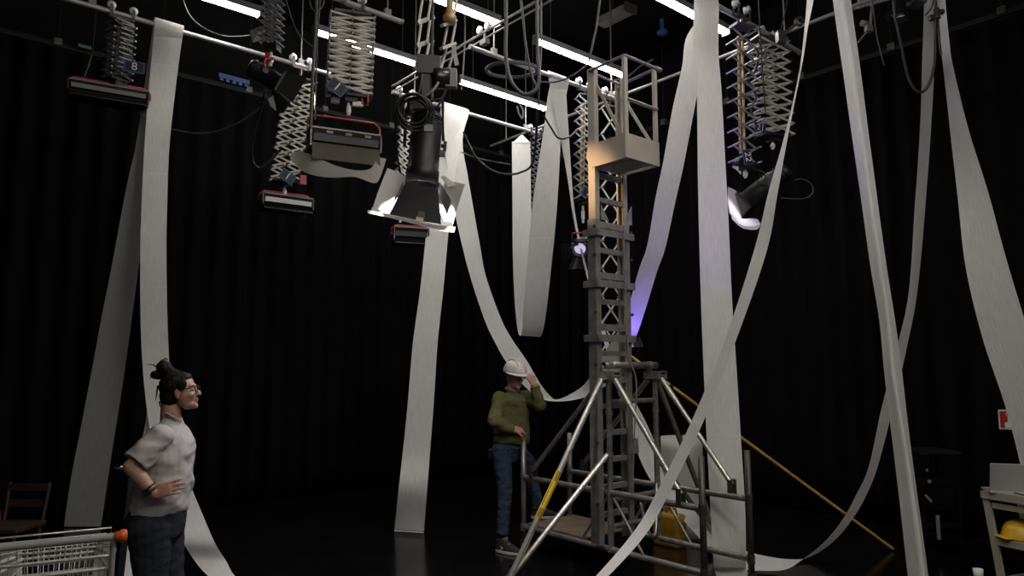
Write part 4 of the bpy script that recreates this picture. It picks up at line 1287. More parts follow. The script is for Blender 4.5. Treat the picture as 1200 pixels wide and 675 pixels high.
cable('lead_end', [P(926, -20, 6.9), P(919, 20, 6.9), P(913, 38, 6.9)], 0.007, 'thin lead dropping to the dark hook clamp beside the thin diagonal strip')

# other cables
cable('power_cable', [P(213, -4, 7), P(222, 18, 7), P(240, 34, 7), P(265, 43, 7), P(295, 42, 6.8)], 0.009, 'grey cable sagging from the top edge to the dark pantograph at the top left', m='cable_grey')
cable('power_cable', [P(200, 151, 7.3), P(225, 156, 7.3), P(250, 155, 7.2), P(280, 144, 7.1), P(305, 126, 7), P(322, 108, 6.9)], 0.009, 'dark cable sagging between the left paper strip and the barn door lamp', m='cable_grey')
cable('power_cable', [P(311, 105, 6.9), P(305, 130, 7), P(296, 165, 7.2), P(296, 188, 7.4), P(304, 197, 7.4), P(315, 190, 7.4), P(329, 175, 7.4)], 0.014, 'black cable hanging in a loop left of the cream pantograph with the small softlight')
cable('hanging_cable', [P(372, -20, 6.2), P(370, 30, 6.2), P(367, 80, 6.2), P(364, 150, 6.2)], 0.016, 'dark vertical cable left of the dense cream pantograph', m='cable_grey')
cable('hanging_cable', [P(377, -20, 6.3), P(373, 30, 6.3), P(371, 70, 6.3), P(369, 140, 6.3)], 0.008, 'thin vertical cable beside the darker one left of the dense cream pantograph', m='cable_grey')
cable('hanging_cable', [P(361, -20, 6.4), P(364, 6, 6.4), P(371, 13, 6.4), P(379, 5, 6.4), P(380, -20, 6.4)], 0.007, 'small cable loop at the top edge left of the dense cream pantograph', m='cable_grey')
cable('hanging_cable', [P(326, -30, 6.6), P(345, 30, 7), P(356, 46, 7.2), P(366, 54, 7.2)], 0.006, 'thin dark cable between the dark and the dense cream pantographs', m='cable_grey')
cable('hanging_cable', [P(593, -20, 5.6), P(593, 30, 5.6), P(593, 68, 5.6), P(599, 95, 5.6), P(613, 110, 5.6), P(627, 106, 5.6), P(632, 92, 5.6), P(630, 60, 5.6), P(629, -20, 5.6)], 0.016, 'thick dark U-shaped cable hanging left of the paper on the tower bar', m='cable_grey')
cable('hanging_cable', [P(634, -20, 5.7), P(634, 60, 5.7), P(632, 90, 5.7), P(631, 125, 5.8)], 0.009, 'thin straight cable just right of the thick U-shaped one', m='cable_grey')
cable('hanging_cable', [P(608, -20, 5.8), P(613, 20, 5.8), P(616, 52, 5.8), P(623, 88, 5.8), P(630, 104, 5.8)], 0.011, 'curved cable inside the thick U-shaped one', m='cable_grey')
cable('hanging_cable', [P(541, 105, 8), P(545, 40, 8), P(543, -20, 8)], 0.010, 'thin vertical cable dropping past the second fluorescent batten', m='cable_grey')
cable('hanging_cable', [P(705, -20, 6.6), P(699, 30, 6.6), P(690, 72, 6.6)], 0.011, 'dark lead hanging from the ceiling to the left of the tower top', m='cable_grey')
cable('power_cable', [P(690, 75, 6.4), P(672, 88, 6.8), P(652, 96, 7), P(632, 96, 7)], 0.009, 'dark cable sagging from the tower top towards the paper loop', m='cable_grey')
cable('power_cable', [P(693, 78, 6.3), P(700, 88, 6.4), P(715, 94, 6.4), P(735, 90, 6.4), P(750, 78, 6.3), P(765, 70, 6.2)], 0.008, 'grey lead draped below the guard rail of the tower', m='cable_grey')
cable('power_cable', [P(637, 135, 7.2), P(646, 150, 7.2), P(655, 162, 7.2), P(668, 160, 7.4), P(676, 152, 7.6)], 0.011, 'black cable crossing the paper strip on the tower bar')
cable('power_cable', [P(543, 155, 7.2), P(556, 182, 7.2), P(572, 197, 7.2), P(590, 204, 7.2), P(610, 202, 7.2), P(625, 188, 7.2), P(630, 130, 6.8)], 0.012, 'black cable sagging across the U-shaped paper loop')
cable('power_cable', [P(540, 178, 8.6), P(562, 186, 8.6), P(598, 193, 8.6)], 0.008, 'thin dark cable left of the U-shaped paper loop', m='cable_grey')
cable('power_cable', [P(474, 135, 5.1), P(464, 150, 5.2), P(466, 185, 5.4), P(470, 205, 5.6)], 0.008, 'thin black lead left of the big spotlight')
cable('power_cable', [P(495, 85, 4.9), P(492, 105, 4.9), P(485, 118, 4.9)], 0.007, 'grey lead looping above the coil on the big spotlight', m='cable_grey')
cable('power_cable', [P(514, 96, 4.95), P(508, 105, 4.9), P(496, 114, 4.9), P(488, 116, 4.9)], 0.010, 'pale lead from the pan motor to the cable coil', m='grey')
cable('power_cable', [P(518, 90, 5), P(522, 105, 5), P(517, 118, 5), P(512, 126, 5)], 0.009, 'black lead down the right side of the big spotlight', m='cable')
cable('power_cable', [P(875, 45, 7.0), P(888, 62, 6.9), P(884, 85, 6.9), P(874, 90, 6.9), P(886, 112, 6.9), P(880, 128, 6.9), P(888, 150, 6.9)], 0.012, 'black lead winding down between the two right pantographs')
cable('power_cable', [P(888, -20, 6.8), P(892, 60, 6.8), P(897, 130, 6.8)], 0.007, 'thin black straight lead in front of the dense right pantograph')
cable('power_cable', [on_bar(112, V2), P(108, 60, 7.2), P(98, 92, 7.2), P(92, 106, 7.2)], 0.008, 'thin dark lead down to the left end of the flat softlight', m='cable_grey')
# small things on the left curtain track
p = at_y(274, 93, 9.30)
k = MB().obox(p, X * 0.20, Y * 0.03, UP * 0.03)
for i in range(5):
    k.obox(p + X * (-0.16 + 0.08 * i) - UP * 0.045, X * 0.022, Y * 0.02, UP * 0.02)
tag(k.build('connector_strip', M['blue']), 'blue connector strip on the left curtain track behind the barn door lamp', 'connector strip')
p = at_y(99, 56, 9.30)
tag(MB().obox(p, X * 0.07, Y * 0.04, UP * 0.02).build('green_label', mat('green_label', (0.02, 0.16, 0.06), 0.5)), 'small green label on the left curtain track at the far left', 'label')
# ring
k = MB()
cc = P(600, 83, 6.4)
for i in range(4):
    k.path([cc + (hdir(90) * cos(2 * pi * j / 48) + (C(0, 1) * 0.94 + UP * 0.1) * sin(2 * pi * j / 48)) * (0.245 - 0.012 * (i % 2)) + UP * (0.014 * (i // 2)) for j in range(48)], 0.011, 8, closed=True)
tag(k.build('cable_ring', M['cable_grey']), 'large ring of coiled dark cable hanging flat below the double rail', 'cable coil')
k = MB()
for i in range(3):
    cc = P(690, 70, 6.4)
cable('hook_loop', [P(606, 124, 8), P(608, 132, 8), P(612, 139, 8), P(613, 130, 8), P(609, 122, 8)], 0.01, 'small grey loop hanging under the fluorescent batten above the paper loop', m='grey')


# ------------------------------------------------------------------ people
def blob(mb, voxel, smooth, name, mats, parent, wrinkle=None, region=None):
    """one continuous surface from overlapping solids"""
    me = mb.mesh('solid', mats)
    o = bpy.data.objects.new('solid', me)
    COL.objects.link(o)
    r = o.modifiers.new('r', 'REMESH')
    r.mode = 'VOXEL'
    r.voxel_size = voxel
    r.use_smooth_shade = True
    s = o.modifiers.new('s', 'SMOOTH')
    s.factor = 0.5
    s.iterations = smooth
    dg = bpy.context.evaluated_depsgraph_get()
    out = bpy.data.meshes.new_from_object(o.evaluated_get(dg))
    bpy.data.objects.remove(o)
    bpy.data.meshes.remove(me)
    out.name = name
    out.materials.clear()
    for m in mats:
        out.materials.append(m)
    if wrinkle:
        n = len(out.vertices)
        co = [v.co.copy() for v in out.vertices]
        nr = [v.normal.copy() for v in out.vertices]
        for i in range(n):
            out.vertices[i].co = co[i] + nr[i] * wrinkle(co[i])
    for p in out.polygons:
        p.use_smooth = True
        p.material_index = region(p.center) if region else 0
    out.update()
    return link(name, out, parent)


def cap(mb, a, b, ra, rb=None):
    rb = ra if rb is None else rb
    d = (b - a).normalized()
    p, q = frame(d)
    mb.tube(a, b, ra, rb, 16)
    mb.ell(a, p * ra, q * ra, d * ra, 16, 10)
    mb.ell(b, p * rb, q * rb, d * rb, 16, 10)


def loft(mb, secs, n=28):
    """secs: (centre, half-axis a, half-axis b)"""
    vs = []
    for c, a, b in secs:
        for i in range(n):
            t = 2 * pi * i / n
            ct, st = cos(t), sin(t)
            e = 0.85
            vs.append(c + a * math.copysign(abs(ct) ** e, ct) + b * math.copysign(abs(st) ** e, st))
    fs = []
    m = len(secs)
    for k in range(m - 1):
        for i in range(n):
            j = (i + 1) % n
            fs.append((k * n + i, k * n + j, (k + 1) * n + j, (k + 1) * n + i))
    fs += [tuple(range(n - 1, -1, -1)), tuple((m - 1) * n + i for i in range(n))]
    c, a, b = secs[0]
    up = secs[-1][0] - secs[0][0]
    if a.cross(b).dot(up) < 0:
        fs = [f[::-1] for f in fs]
    mb.add(vs, fs, 0, True)


class Head:
    def __init__(s, o, f, pitch, scale, roll=0.0):
        f = f.normalized()
        side = f.cross(UP).normalized()            # her / his right
        s.f = (f * cos(pitch) + UP * sin(pitch)).normalized()
        s.u = (UP * cos(pitch) - f * sin(pitch)).normalized()
        s.s = side
        s.o, s.k = o, scale

    def at(s, f, r, u):
        return s.o + (s.f * f + s.s * r + s.u * u) * s.k

    def ell(s, mb, c, r, n=18, m=12):
        k = s.k
        mb.ell(s.at(*c), s.f * r[0] * k, s.s * r[1] * k, s.u * r[2] * k, n, m)

    def solids(s, mb, male=False):
        e = s.ell
        e(mb, (-0.012, 0, 0.042), (0.094, 0.073, 0.084), 28, 18)
        e(mb, (0.030, 0, -0.016), (0.061, 0.060, 0.080), 24, 16)
        e(mb, (0.042, 0, -0.070), (0.046, 0.047 if not male else 0.052, 0.034), 20, 12)
        e(mb, (0.076, 0, -0.086), (0.018, 0.022, 0.018))
        e(mb, (0.060, 0.034, -0.018), (0.026, 0.024, 0.024))
        e(mb, (0.060, -0.034, -0.018), (0.026, 0.024, 0.024))
        e(mb, (0.072, 0, 0.038), (0.020, 0.050, 0.014))
        k = s.k
        cap(mb, s.at(0.087, 0, 0.022), s.at(0.108, 0, -0.016), 0.008 * k, 0.012 * k)
        for r in (-1, 1):
            e(mb, (0.098, 0.010 * r, -0.020), (0.011, 0.009, 0.008))
            e(mb, (-0.004, 0.071 * r, 0.004), (0.016, 0.009, 0.030))
            e(mb, (0.000, 0.070 * r, -0.020), (0.010, 0.008, 0.012))
        e(mb, (0.086, 0, -0.044), (0.011, 0.024, 0.007))
        e(mb, (0.085, 0, -0.055), (0.011, 0.021, 0.008))

    def lips(s, c):
        d = c - s.o
        f, r, u = d.dot(s.f) / s.k, d.dot(s.s) / s.k, d.dot(s.u) / s.k
        return f > 0.080 and ((r / 0.024) ** 2 + ((u + 0.049) / 0.011) ** 2) < 1

    def eyes(s, parent):
        for r in (-1, 1):
            c = s.at(0.076, 0.031 * r, 0.016)
            k = s.k
            e = MB().ell(c, s.s * 0.0125 * k, s.u * 0.0125 * k, s.f * 0.0125 * k, 16, 10).build('eye', M['eye'], parent)
            MB().ell(c + s.f * 0.009 * k, s.s * 0.006 * k, s.u * 0.006 * k, s.f * 0.004 * k, 12, 6).build('iris', M['iris'], e)
            b = [s.at(0.085 - 0.3 * abs(x) ** 2 * 20 * 0.02, (0.031 + x) * r, 0.036 + 0.004 * (1 - (x / 0.022) ** 2)) for x in (-0.020, -0.01, 0, 0.01, 0.02)]
            MB().path(b, 0.0035 * k, 6).build('eyebrow', M['hair'], parent)


def hand(mb, w, d, nrm, k=1.0, curl=(20, 25, 30, 35), spread=6, thumb=1, thumb_dir=None, bend2=25):
    """wrist, direction of the fingers, normal out of the back of the hand; thumb on side +/- of d x nrm"""
    d = d.normalized()
    nrm = (nrm - d * nrm.dot(d)).normalized()
    s = d.cross(nrm) * thumb
    pc = w + d * 0.048 * k
    mb.obox(pc, d * 0.042 * k, s * 0.036 * k, nrm * 0.010 * k)
    mb.ell(pc, d * 0.056 * k, s * 0.043 * k, nrm * 0.0165 * k, 18, 10)
    mb.ell(w + d * 0.035 * k + s * 0.026 * k - nrm * 0.006 * k, d * 0.032 * k, s * 0.018 * k, nrm * 0.016 * k)
    L = (0.072, 0.080, 0.074, 0.058)
    for i in range(4):
        off = (0.030 - 0.0205 * i) * k
        a = w + d * (0.088 - 0.004 * abs(i - 1)) * k + s * off
        sp = radians((1.4 - i) * spread)
        dd = (d * cos(sp) + s * sin(sp)).normalized()
        r = (0.0088, 0.009, 0.0087, 0.0078)[i] * k
        seg = (0.46, 0.31, 0.23)
        ang = 0
        p = a - dd * 0.02 * k
        q = a
        cap(mb, p, q, r * 1.05, r * 1.05)
        for j, fr in enumerate(seg):
            ang += radians(curl[i]) if j == 0 else radians(bend2)
            v = dd * cos(ang) - nrm * sin(ang)
            p, q = q, q + v * L[i] * fr * k
            cap(mb, p, q, r * (1 - 0.06 * j), r * (0.94 - 0.07 * j))
    t = thumb_dir.normalized() if thumb_dir else (d * 0.75 + s * 0.62 - nrm * 0.2).normalized()
    a = w + d * 0.028 * k + s * 0.032 * k
    b = a + t * 0.036 * k
    c = b + (t * 0.9 + d * 0.35).normalized() * 0.03 * k
    cap(mb, a, b, 0.0125 * k, 0.0105 * k)
    cap(mb, b, c, 0.0105 * k, 0.0085 * k)


def shoe(parent, heel, d, L, mark=False):
    d = d.normalized()
    s = d.cross(UP).normalized()
    n = 24
    def outline(g):
        o = []
        for i in range(n):
            t = 2 * pi * i / n
            x = 0.5 + 0.5 * cos(t)
            wd = (0.040 + 0.012 * sin(pi * min(1, x * 1.15)) + (0.004 if x > 0.5 else 0)) * g
            o.append(d * L * (0.5 + 0.5 * cos(t) * (0.97 + 0.03 * g)) + s * wd * math.copysign(abs(sin(t)) ** 0.7, sin(t)))
        return o
    m = MB()
    m.prism([heel + q + UP * 0.002 for q in outline(1.06)], UP * 0.026)
    so = m.build('sole', M['sole'], parent, 0.005)
    u = MB()
    loft(u, [(heel + d * L * 0.5 + UP * 0.024, d * L * 0.49, s * 0.047), (heel + d * L * 0.48 + UP * 0.045, d * L * 0.47, s * 0.046), (heel + d * L * 0.42 + UP * 0.065, d * L * 0.40, s * 0.042), (heel + d * L * 0.30 + UP * 0.09, d * L * 0.27, s * 0.040), (heel + d * L * 0.24 + UP * 0.125, d * L * 0.20, s * 0.038)])
    up_ = blob(u, 0.006, 4, 'shoe_upper', [M['shoe']], parent)
    lc = MB()
    for i in range(5):
        c = heel + d * L * (0.50 + 0.055 * i) + UP * (0.096 - 0.0105 * i)
        lc.path([c - s * 0.026 - UP * 0.01, c + UP * 0.006, c + s * 0.026 - UP * 0.01 + d * 0.012], 0.004, 6)
    lc.build('laces', M['sole'], parent)
    tc = MB().ell(heel + d * L * 0.86 + UP * 0.03, d * L * 0.13, s * 0.046, UP * 0.03)
    if mark:
        for sd in (1,):
            c = heel + d * L * 0.34 + s * 0.0475 + UP * 0.052
            v = MB()
            v.bar(c - d * 0.022 + UP * 0.016, c + d * 0.010, 0.008, 0.003, s).bar(c - d * 0.022 - UP * 0.016, c + d * 0.010, 0.008, 0.003, s)
            v.build('side_mark', M['sole'], parent)
    return up_


def wr(freq, amp, stretch=(1, 1, 2.2)):
    return lambda c: amp * (noise.noise(Vector((c.x * freq * stretch[0], c.y * freq * stretch[1], c.z * freq * stretch[2]))) + 0.5 * noise.noise(Vector((c.x * freq * 2.3, c.y * freq * 2.3 + 7, c.z * freq * 3.1))))


R_, F_ = C(1, 0), C(0, 1)
# ---- the woman
WD = 4.1
def wp(px, py, dd=0.0):
    return P(px, py, WD + dd)


wm = empty('person', at_z(187, 780, 0), 'woman in grey T-shirt and jeans with dark hair bun and glasses, hand on hip', 'person')
hf = C(0.985, 0.17)
H = Head(wp(212, 461, 0), hf, radians(7), 0.93)
b = MB()
H.solids(b)
cap(b, wp(200, 476, 0.0), wp(200, 496, 0), 0.052, 0.058)
def sect(y, xb, xf, hd, px=wp, dd=0.0):
    a, c = px(xb, y, dd), px(xf, y, dd)
    m = (a + c) / 2
    f = (c - a) / 2 * 0.95
    f.z = 0
    return (m, f, F_ * hd)
loft(b, [sect(600, 160, 214, .15), sect(575, 166, 214, .14), sect(545, 170, 219, .15), sect(515, 176, 218, .17), sect(498, 188, 211, .10), sect(490, 194, 208, .06)][::1])
sh, el, wrst = wp(188, 512, -.15), wp(154, 547, -.25), wp(179, 577, -.225)
cap(b, sh, el, .052, .043)
cap(b, el, wrst, .043, .029)
hand(b, wp(179.5, 577, -.222), wp(207, 570, -.205) - wp(179, 577, -.225), -F_ + UP * 0.15, 0.96, (10, 12, 14, 18), 4, thumb=-1, thumb_dir=(R_ * 0.75 + UP * 0.25 + F_ * 0.55), bend2=14)
sh2, el2, wr2 = wp(196, 512, .17), wp(178, 548, .28), wp(196, 582, .2)
cap(b, sh2, el2, .05, .04)
cap(b, el2, wr2, .04, .03)
hand(b, wr2, R_ * 0.9 - UP * 0.1 - F_ * 0.2, F_, 0.95, (15, 18, 20, 22), 5)
for x, dd, kx, ax_ in ((179, -.09, 182, 181), (194, .09, 200, 200)):
    hp, kn, an = wp(x, 612, dd), wp(kx, 695, dd), at_z(ax_ + 2, 776, .09) * 1
    an = wp(ax_, 764, dd)
    cap(b, hp, kn, .085, .052)
    cap(b, kn, an, .052, .036)
    cap(b, an, an + R_ * 0.06 - UP * (an.z - 0.04), .034, .03)
body = blob(b, 0.0042, 5, 'body', [M['skin_w'], M['lips']], wm, region=lambda c: 1 if H.lips(c) else 0)
H.eyes(wm)
# T-shirt
t = MB()
loft(t, [sect(599, 160, 216, .165), sect(590, 158.5, 218, .18), sect(575, 161, 221, .178), sect(560, 163, 222.5, .175), sect(545, 165, 224, .18), sect(530, 167, 225, .185), sect(518, 170, 223.5, .19), sect(508, 176, 219, .175), sect(500, 184, 214.5, .13), sect(494, 189, 211.5, .085), sect(489.5, 192, 210.5, .067)])
for s_, e_ in ((sh, el), (sh2, el2)):
    d = (e_ - s_)
    t.ell(s_, d.normalized() * .068, frame(d)[0] * .07, frame(d)[1] * .07)
    t.tube(s_, s_ + d * 0.86, .069, .075, 20)
cr = [wp(x, y, dd) for x, y, dd in ((210.5, 494, 0), (206, 490, -.055), (199, 486, -.07), (193, 484, -.04), (191.5, 483.5, 0), (193, 484, .04), (199, 486, .07), (206, 490, .055))]
t.path(crom(cr + [cr[0]], 4)[:-1], 0.007, 8, closed=True)
wn = wr(9, 0.010, (1, 1, 1.6))
blob(t, 0.0055, 3, 't_shirt', [M['tee']], wm, wrinkle=lambda c: wn(c) + (0.013 * sin(46 * (c.z * 0.85 - c.dot(R_) * 0.55) + 5 * noise.noise(c * 3)) * max(0, 1 - abs(c.z - 1.08) * 4.2) + 0.008 * sin(60 * (c.z * 0.5 + c.dot(R_) * 0.8)) * max(0, 1 - abs(c.z - 1.3) * 6)) * (0.4 + noise.noise(c * 5 + UP)))
# jeans
j = MB()
loft(j, [sect(628, 149, 212, .165), sect(614, 147.5, 214.5, .17), sect(605, 150, 215.5, .165), sect(597, 156, 216, .158), sect(592, 160, 215.5, .15)])
for x, dd, kx, ax_, r0 in ((175.5, -.085, 177.5, 180, .118), (192, .085, 199, 199, .108)):
    hp, kn, an = wp(x, 618, dd), wp(kx, 695, dd), wp(ax_, 758, dd)
    cap(j, hp, kn, r0, .078)
    cap(j, kn, an, .076, .062)
    j.tube(an, an - UP * 0.05, .062, .062, 16)
wj = wr(12, 0.005)
jn = blob(j, 0.0065, 3, 'jeans', [M['denim_dark']], wm, wrinkle=wj)
# hair
h = MB()
H.ell(h, (-0.030, 0, 0.052), (0.093, 0.083, 0.088), 26, 16)
H.ell(h, (0.004, 0, 0.090), (0.068, 0.066, 0.042), 22, 12)
H.ell(h, (-0.062, 0, -0.005), (0.060, 0.068, 0.075), 22, 12)
H.ell(h, (-0.062, 0, -0.070), (0.040, 0.045, 0.050))
for r in (-1, 1):
    H.ell(h, (0.022, 0.064 * r, 0.052), (0.034, 0.016, 0.034))
bc = wp(192, 430, 0)
h.ell(bc, R_ * 0.042, F_ * 0.042, UP * 0.038, 18, 12)
h.ell(bc - R_ * 0.03 - UP * 0.045, R_ * 0.045, F_ * 0.035, UP * 0.026)
cap(h, bc - UP * 0.01, H.at(-0.03, 0, 0.085), 0.036, 0.058)
H.ell(h, (-0.045, 0, 0.095), (0.06, 0.062, 0.05))
hw_ = wr(38, 0.004, (1, 1, 1))
hr = blob(h, 0.0045, 2, 'hair', [M['hair']], wm, wrinkle=hw_)
st = MB()
random.seed(11)
for (x, y, x2, y2) in ((187, 433, 172, 427.5), (186, 436, 176, 440), (186, 438, 175, 444), (184, 441, 177, 437), (187, 426, 190, 421.5), (190, 424, 197, 422), (186, 440, 178, 435), (185, 452, 182, 470), (187, 470, 189, 478), (193, 482, 188, 481), (216, 446, 219, 456)):
    a, c = wp(x, y, random.uniform(-.03, .03)), wp(x2, y2, random.uniform(-.04, .04))
    m = (a + c) / 2 + UP * random.uniform(-0.01, 0.015)
    st.path(crom([a, m, c], 5), 0.006, 6, taper=0.0012)
st.build('loose_strands', M['hair'], hr)
# glasses
g = MB()
for r in (-1, 1):
    c = H.at(0.101, 0.033 * r, 0.016)
    rim = []
    for i in range(24):
        a = 2 * pi * i / 24
        rim.append(c + (H.s * math.copysign(abs(cos(a)) ** .7, cos(a)) * 0.027 + H.u * math.copysign(abs(sin(a)) ** .7, sin(a)) * 0.019) * H.k - H.f * 0.10 * 0.027 * abs(cos(a)) * 0.5)
    g.path(rim, 0.0028, 6, closed=True)
    g.path([H.at(0.099, 0.061 * r, 0.024), H.at(0.07, 0.070 * r, 0.024), H.at(0.005, 0.076 * r, 0.020), H.at(-0.012, 0.075 * r, 0.005)], 0.0026, 6)
g.path([H.at(0.103, 0.009, 0.022), H.at(0.108, 0, 0.024), H.at(0.103, -0.009, 0.022)], 0.0024, 6)
g.build('glasses', M['blackgloss'], wm)
d = (wrst - el).normalized()
wt = MB()
p_, q_ = frame(d)
c = wrst - d * 0.012
wt.path([c + (p_ * cos(2 * pi * i / 24) + q_ * sin(2 * pi * i / 24)) * 0.034 for i in range(24)], 0.008, 8, closed=True)
wt.path([c - d * 0.02 + (p_ * cos(2 * pi * i / 24) + q_ * sin(2 * pi * i / 24)) * 0.036 for i in range(24)], 0.005, 8, closed=True)
nv = (-F_ - d * (-F_).dot(d)).normalized()
wt.lathe(c + nv * 0.030, nv, [(0, 0), (0.017, 0), (0.017, 0.009), (0.014, 0.011), (0, 0.011)], 18)
wt.build('wristwatch', M['blackgloss'], wm)
ck = MB()
ck.path([wp(x, y, dd) for x, y, dd in ((211, 491, -.02), (206, 488.5, -.055), (200, 484, -.066))], 0.003, 6)
ck.build('neck_cord', M['blackgloss'], wm)
for ax_, dd in ((180, -.085), (199, .085)):
    q = wp(ax_, 764, dd)
    shoe(wm, Vector((q.x, q.y, 0)) - hf * 0.07, hf, 0.25)

# ---- the man
MD = 7.03
def mp(px, py, dd=0.0):
    return P(px, py, MD + dd)


mn = empty('person', at_z(592, 640, 0), 'man in a white hard hat and olive fleece stepping up onto the tower base', 'person')
mf = C(0.52, -0.85)
K = Head(mp(603.3, 442.5, 0), mf, radians(-8), 1.0)
tf = C(0.80, -0.60)               # chest direction
ts = tf.cross(UP)
def msec(y, xl, xr, hd, dd=0.0):
    a, c = mp(xl, y, dd), mp(xr, y, dd)
    m, f = (a + c) / 2, (c - a) / 2
    f.z = 0
    return (m, f, F_ * hd)
b = MB()
K.solids(b, True)
cap(b, K.at(-0.02, 0, -0.05), mp(600, 464, 0.02), .055, .060)
loft(b, [msec(528, 581, 607, .10, .05), msec(515, 582, 617, .10, .02), msec(495, 583, 617, .11), msec(475, 583, 617, .12), msec(464, 590, 612, .08), msec(459, 596, 607, .05)])
s1, e1, w1 = mp(585.5, 467, -.05), mp(579.5, 493, -.22), mp(602, 504, -.17)
s2, e2, w2 = mp(616, 465.5, .03), mp(632.5, 474.5, -.17), mp(626.3, 451, -.15)
for s_, e_, w_ in ((s1, e1, w1), (s2, e2, w2)):
    cap(b, s_, e_, .052, .043)
    cap(b, e_, w_, .043, .029)
ptop = Vector((TX0, TY1, ZT))
hd_ = (ptop + UP * 0.03 - w1)
hand(b, w1 + UP * 0.012, hd_.normalized() * 0.9 + R_ * 0.5, UP * 0.8 - F_ * 0.6, 1.05, (25, 30, 34, 38), 5, thumb=1, bend2=32)
brim = mp(613.0, 438.6, -.13)
hand(b, w2, (brim - w2) + UP * 0.03 + R_ * 0.03, R_ * 0.45 - F_ * 0.55 + UP * 0.3, 1.02, (34, 36, 40, 44), 4, thumb=1, bend2=30)
hpR, knR, anR = mp(588, 528, -.03), mp(592, 574, -.09), mp(589.5, 623, -.13)
hpL, knL, anL = mp(601, 528, .10), mp(618.5, 541, .16), mp(630, 592, .06)
for a_, k_, n_ in ((hpR, knR, anR), (hpL, knL, anL)):
    cap(b, a_, k_, .075, .05)
    cap(b, k_, n_, .05, .035)
cap(b, anR, anR - UP * (anR.z - 0.05) + R_ * 0.03, .034, .03)
cap(b, anL, Vector((anL.x, anL.y, 0.33)) + R_ * 0.03, .034, .03)
blob(b, 0.0045, 4, 'body', [M['skin_m'], M['lips']], mn, region=lambda c: 1 if K.lips(c) else 0)
K.eyes(mn)
h = MB()
K.ell(h, (-0.022, 0, 0.035), (0.090, 0.0765, 0.075), 24, 14)
K.ell(h, (-0.055, 0, -0.02), (0.045, 0.06, 0.05))
blob(h, 0.006, 3, 'hair', [M['hair_grey']], mn)
# fleece
t = MB()
loft(t, [msec(519, 578, 621, .135, .02), msec(514, 578, 622, .145, .01), msec(505, 579, 621, .14), msec(492, 580, 620, .135), msec(478, 580, 620, .14), msec(469, 582, 619, .135), msec(463.5, 588, 614.5, .10), msec(460, 593, 609.5, .075)])
for s_, e_, w_, q in ((s1, e1, w1, .93), (s2, e2, w2, .86)):
    cap(t, s_, e_, .073, .063)
    d = w_ - e_
    t.tube(e_, e_ + d * q, .062, .047, 18)
    c = e_ + d * q
    dn = d.normalized()
    p_, q_ = frame(dn)
    t.path([c + (p_ * cos(2 * pi * i / 20) + q_ * sin(2 * pi * i / 20)) * .042 for i in range(20)], .008, 8, closed=True)
cr = []
for i in range(16):
    a = 2 * pi * i / 16
    cr.append(mp(601.2, 459.5, 0.01) + tf * cos(a) * .068 + ts * sin(a) * .07 + UP * (-0.028 * cos(a) + 0.012))
t.path(cr, .014, 10, closed=True)
wm_ = wr(8, 0.010, (1, 1, 1.8))
fz = blob(t, 0.006, 3, 'fleece_jumper', [M['fleece']], mn, wrinkle=wm_)
k = MB()
cr2 = []
for i in range(16):
    a = 2 * pi * i / 16
    cr2.append(mp(601.2, 458.6, 0.0) + tf * cos(a) * .060 + ts * sin(a) * .062 + UP * (-0.026 * cos(a) + 0.012))
k.path(cr2, .015, 10, closed=True)
k.build('grey_collar', M['collar'], mn)
z_ = MB()
z_.bar(mp(604.5, 463.5, -.125), mp(603.5, 474, -.155), 0.006, 0.006, -F_)
z_.build('zip', M['steel_dark'], fz)
# jeans
j = MB()
loft(j, [msec(540, 578.5, 607, .13, .05), msec(530, 577.5, 611, .14, .05), msec(520, 579, 617, .13, .03), msec(513, 580, 618, .12, .02)])
cap(j, hpR, knR, .098, .07)
cap(j, knR, anR, .068, .060)
j.tube(anR, anR - UP * 0.02, .060, .062, 16)
cap(j, hpL, knL, .112, .08)
cap(j, knL, anL, .070, .056)
j.tube(anL, anL - UP * 0.03, .056, .058, 16)
wj = wr(13, 0.008)
blob(j, 0.007, 3, 'jeans', [M['denim']], mn, wrinkle=wj)
# hard hat
t = MB()
hc = K.at(-0.006, 0, 0.058)
pr = [(0.001, 0.118), (0.045, 0.110), (0.080, 0.090), (0.104, 0.055), (0.114, 0.015), (0.116, -0.005), (0.110, -0.005), (0.106, 0.015), (0.0, 0.10)]
n = 32
vs = []
for r, z in pr:
    for i in range(n):
        a = 2 * pi * i / n
        vs.append(hc + K.f * r * 1.16 * cos(a) + K.s * r * 0.98 * sin(a) + K.u * z)
t.add(vs, [(q * n + i, q * n + (i + 1) % n, (q + 1) * n + (i + 1) % n, (q + 1) * n + i) for q in range(len(pr) - 1) for i in range(n)], 0, True)
for r in (-1, 0, 1):
    t.path([hc + K.f * 0.116 * 1.1 * cos(a) + K.u * (0.012 + 0.112 * sin(a)) + K.s * r * 0.03 for a in [radians(18 + 144 * i / 12) for i in range(13)]], 0.006, 8)
hh = t.build('hard_hat', M['hat'], mn)
t = MB()
vs = []
for i in range(17):
    a = radians(-80 + 160 * i / 16)
    e = 0.058 * cos(a * 0.95) ** 1.2
    i0 = hc + K.f * 0.116 * 1.14 * cos(a) + K.s * 0.112 * sin(a) + K.u * 0.002
    vs += [i0, i0 + (K.f * cos(a) + K.s * sin(a)) * e - K.u * e * 0.35, i0 + (K.f * cos(a) + K.s * sin(a)) * e - K.u * (e * 0.35 + 0.005), i0 - K.u * 0.007]
t.add(vs, [(i * 4 + k_, i * 4 + (k_ + 1) % 4, i * 4 + 4 + (k_ + 1) % 4, i * 4 + 4 + k_) for i in range(16) for k_ in range(4)], 0, True)
t.build('peak', M['hat'], hh)
d = (w2 - e2).normalized()
p_, q_ = frame(d)
c = w2 - d * 0.018
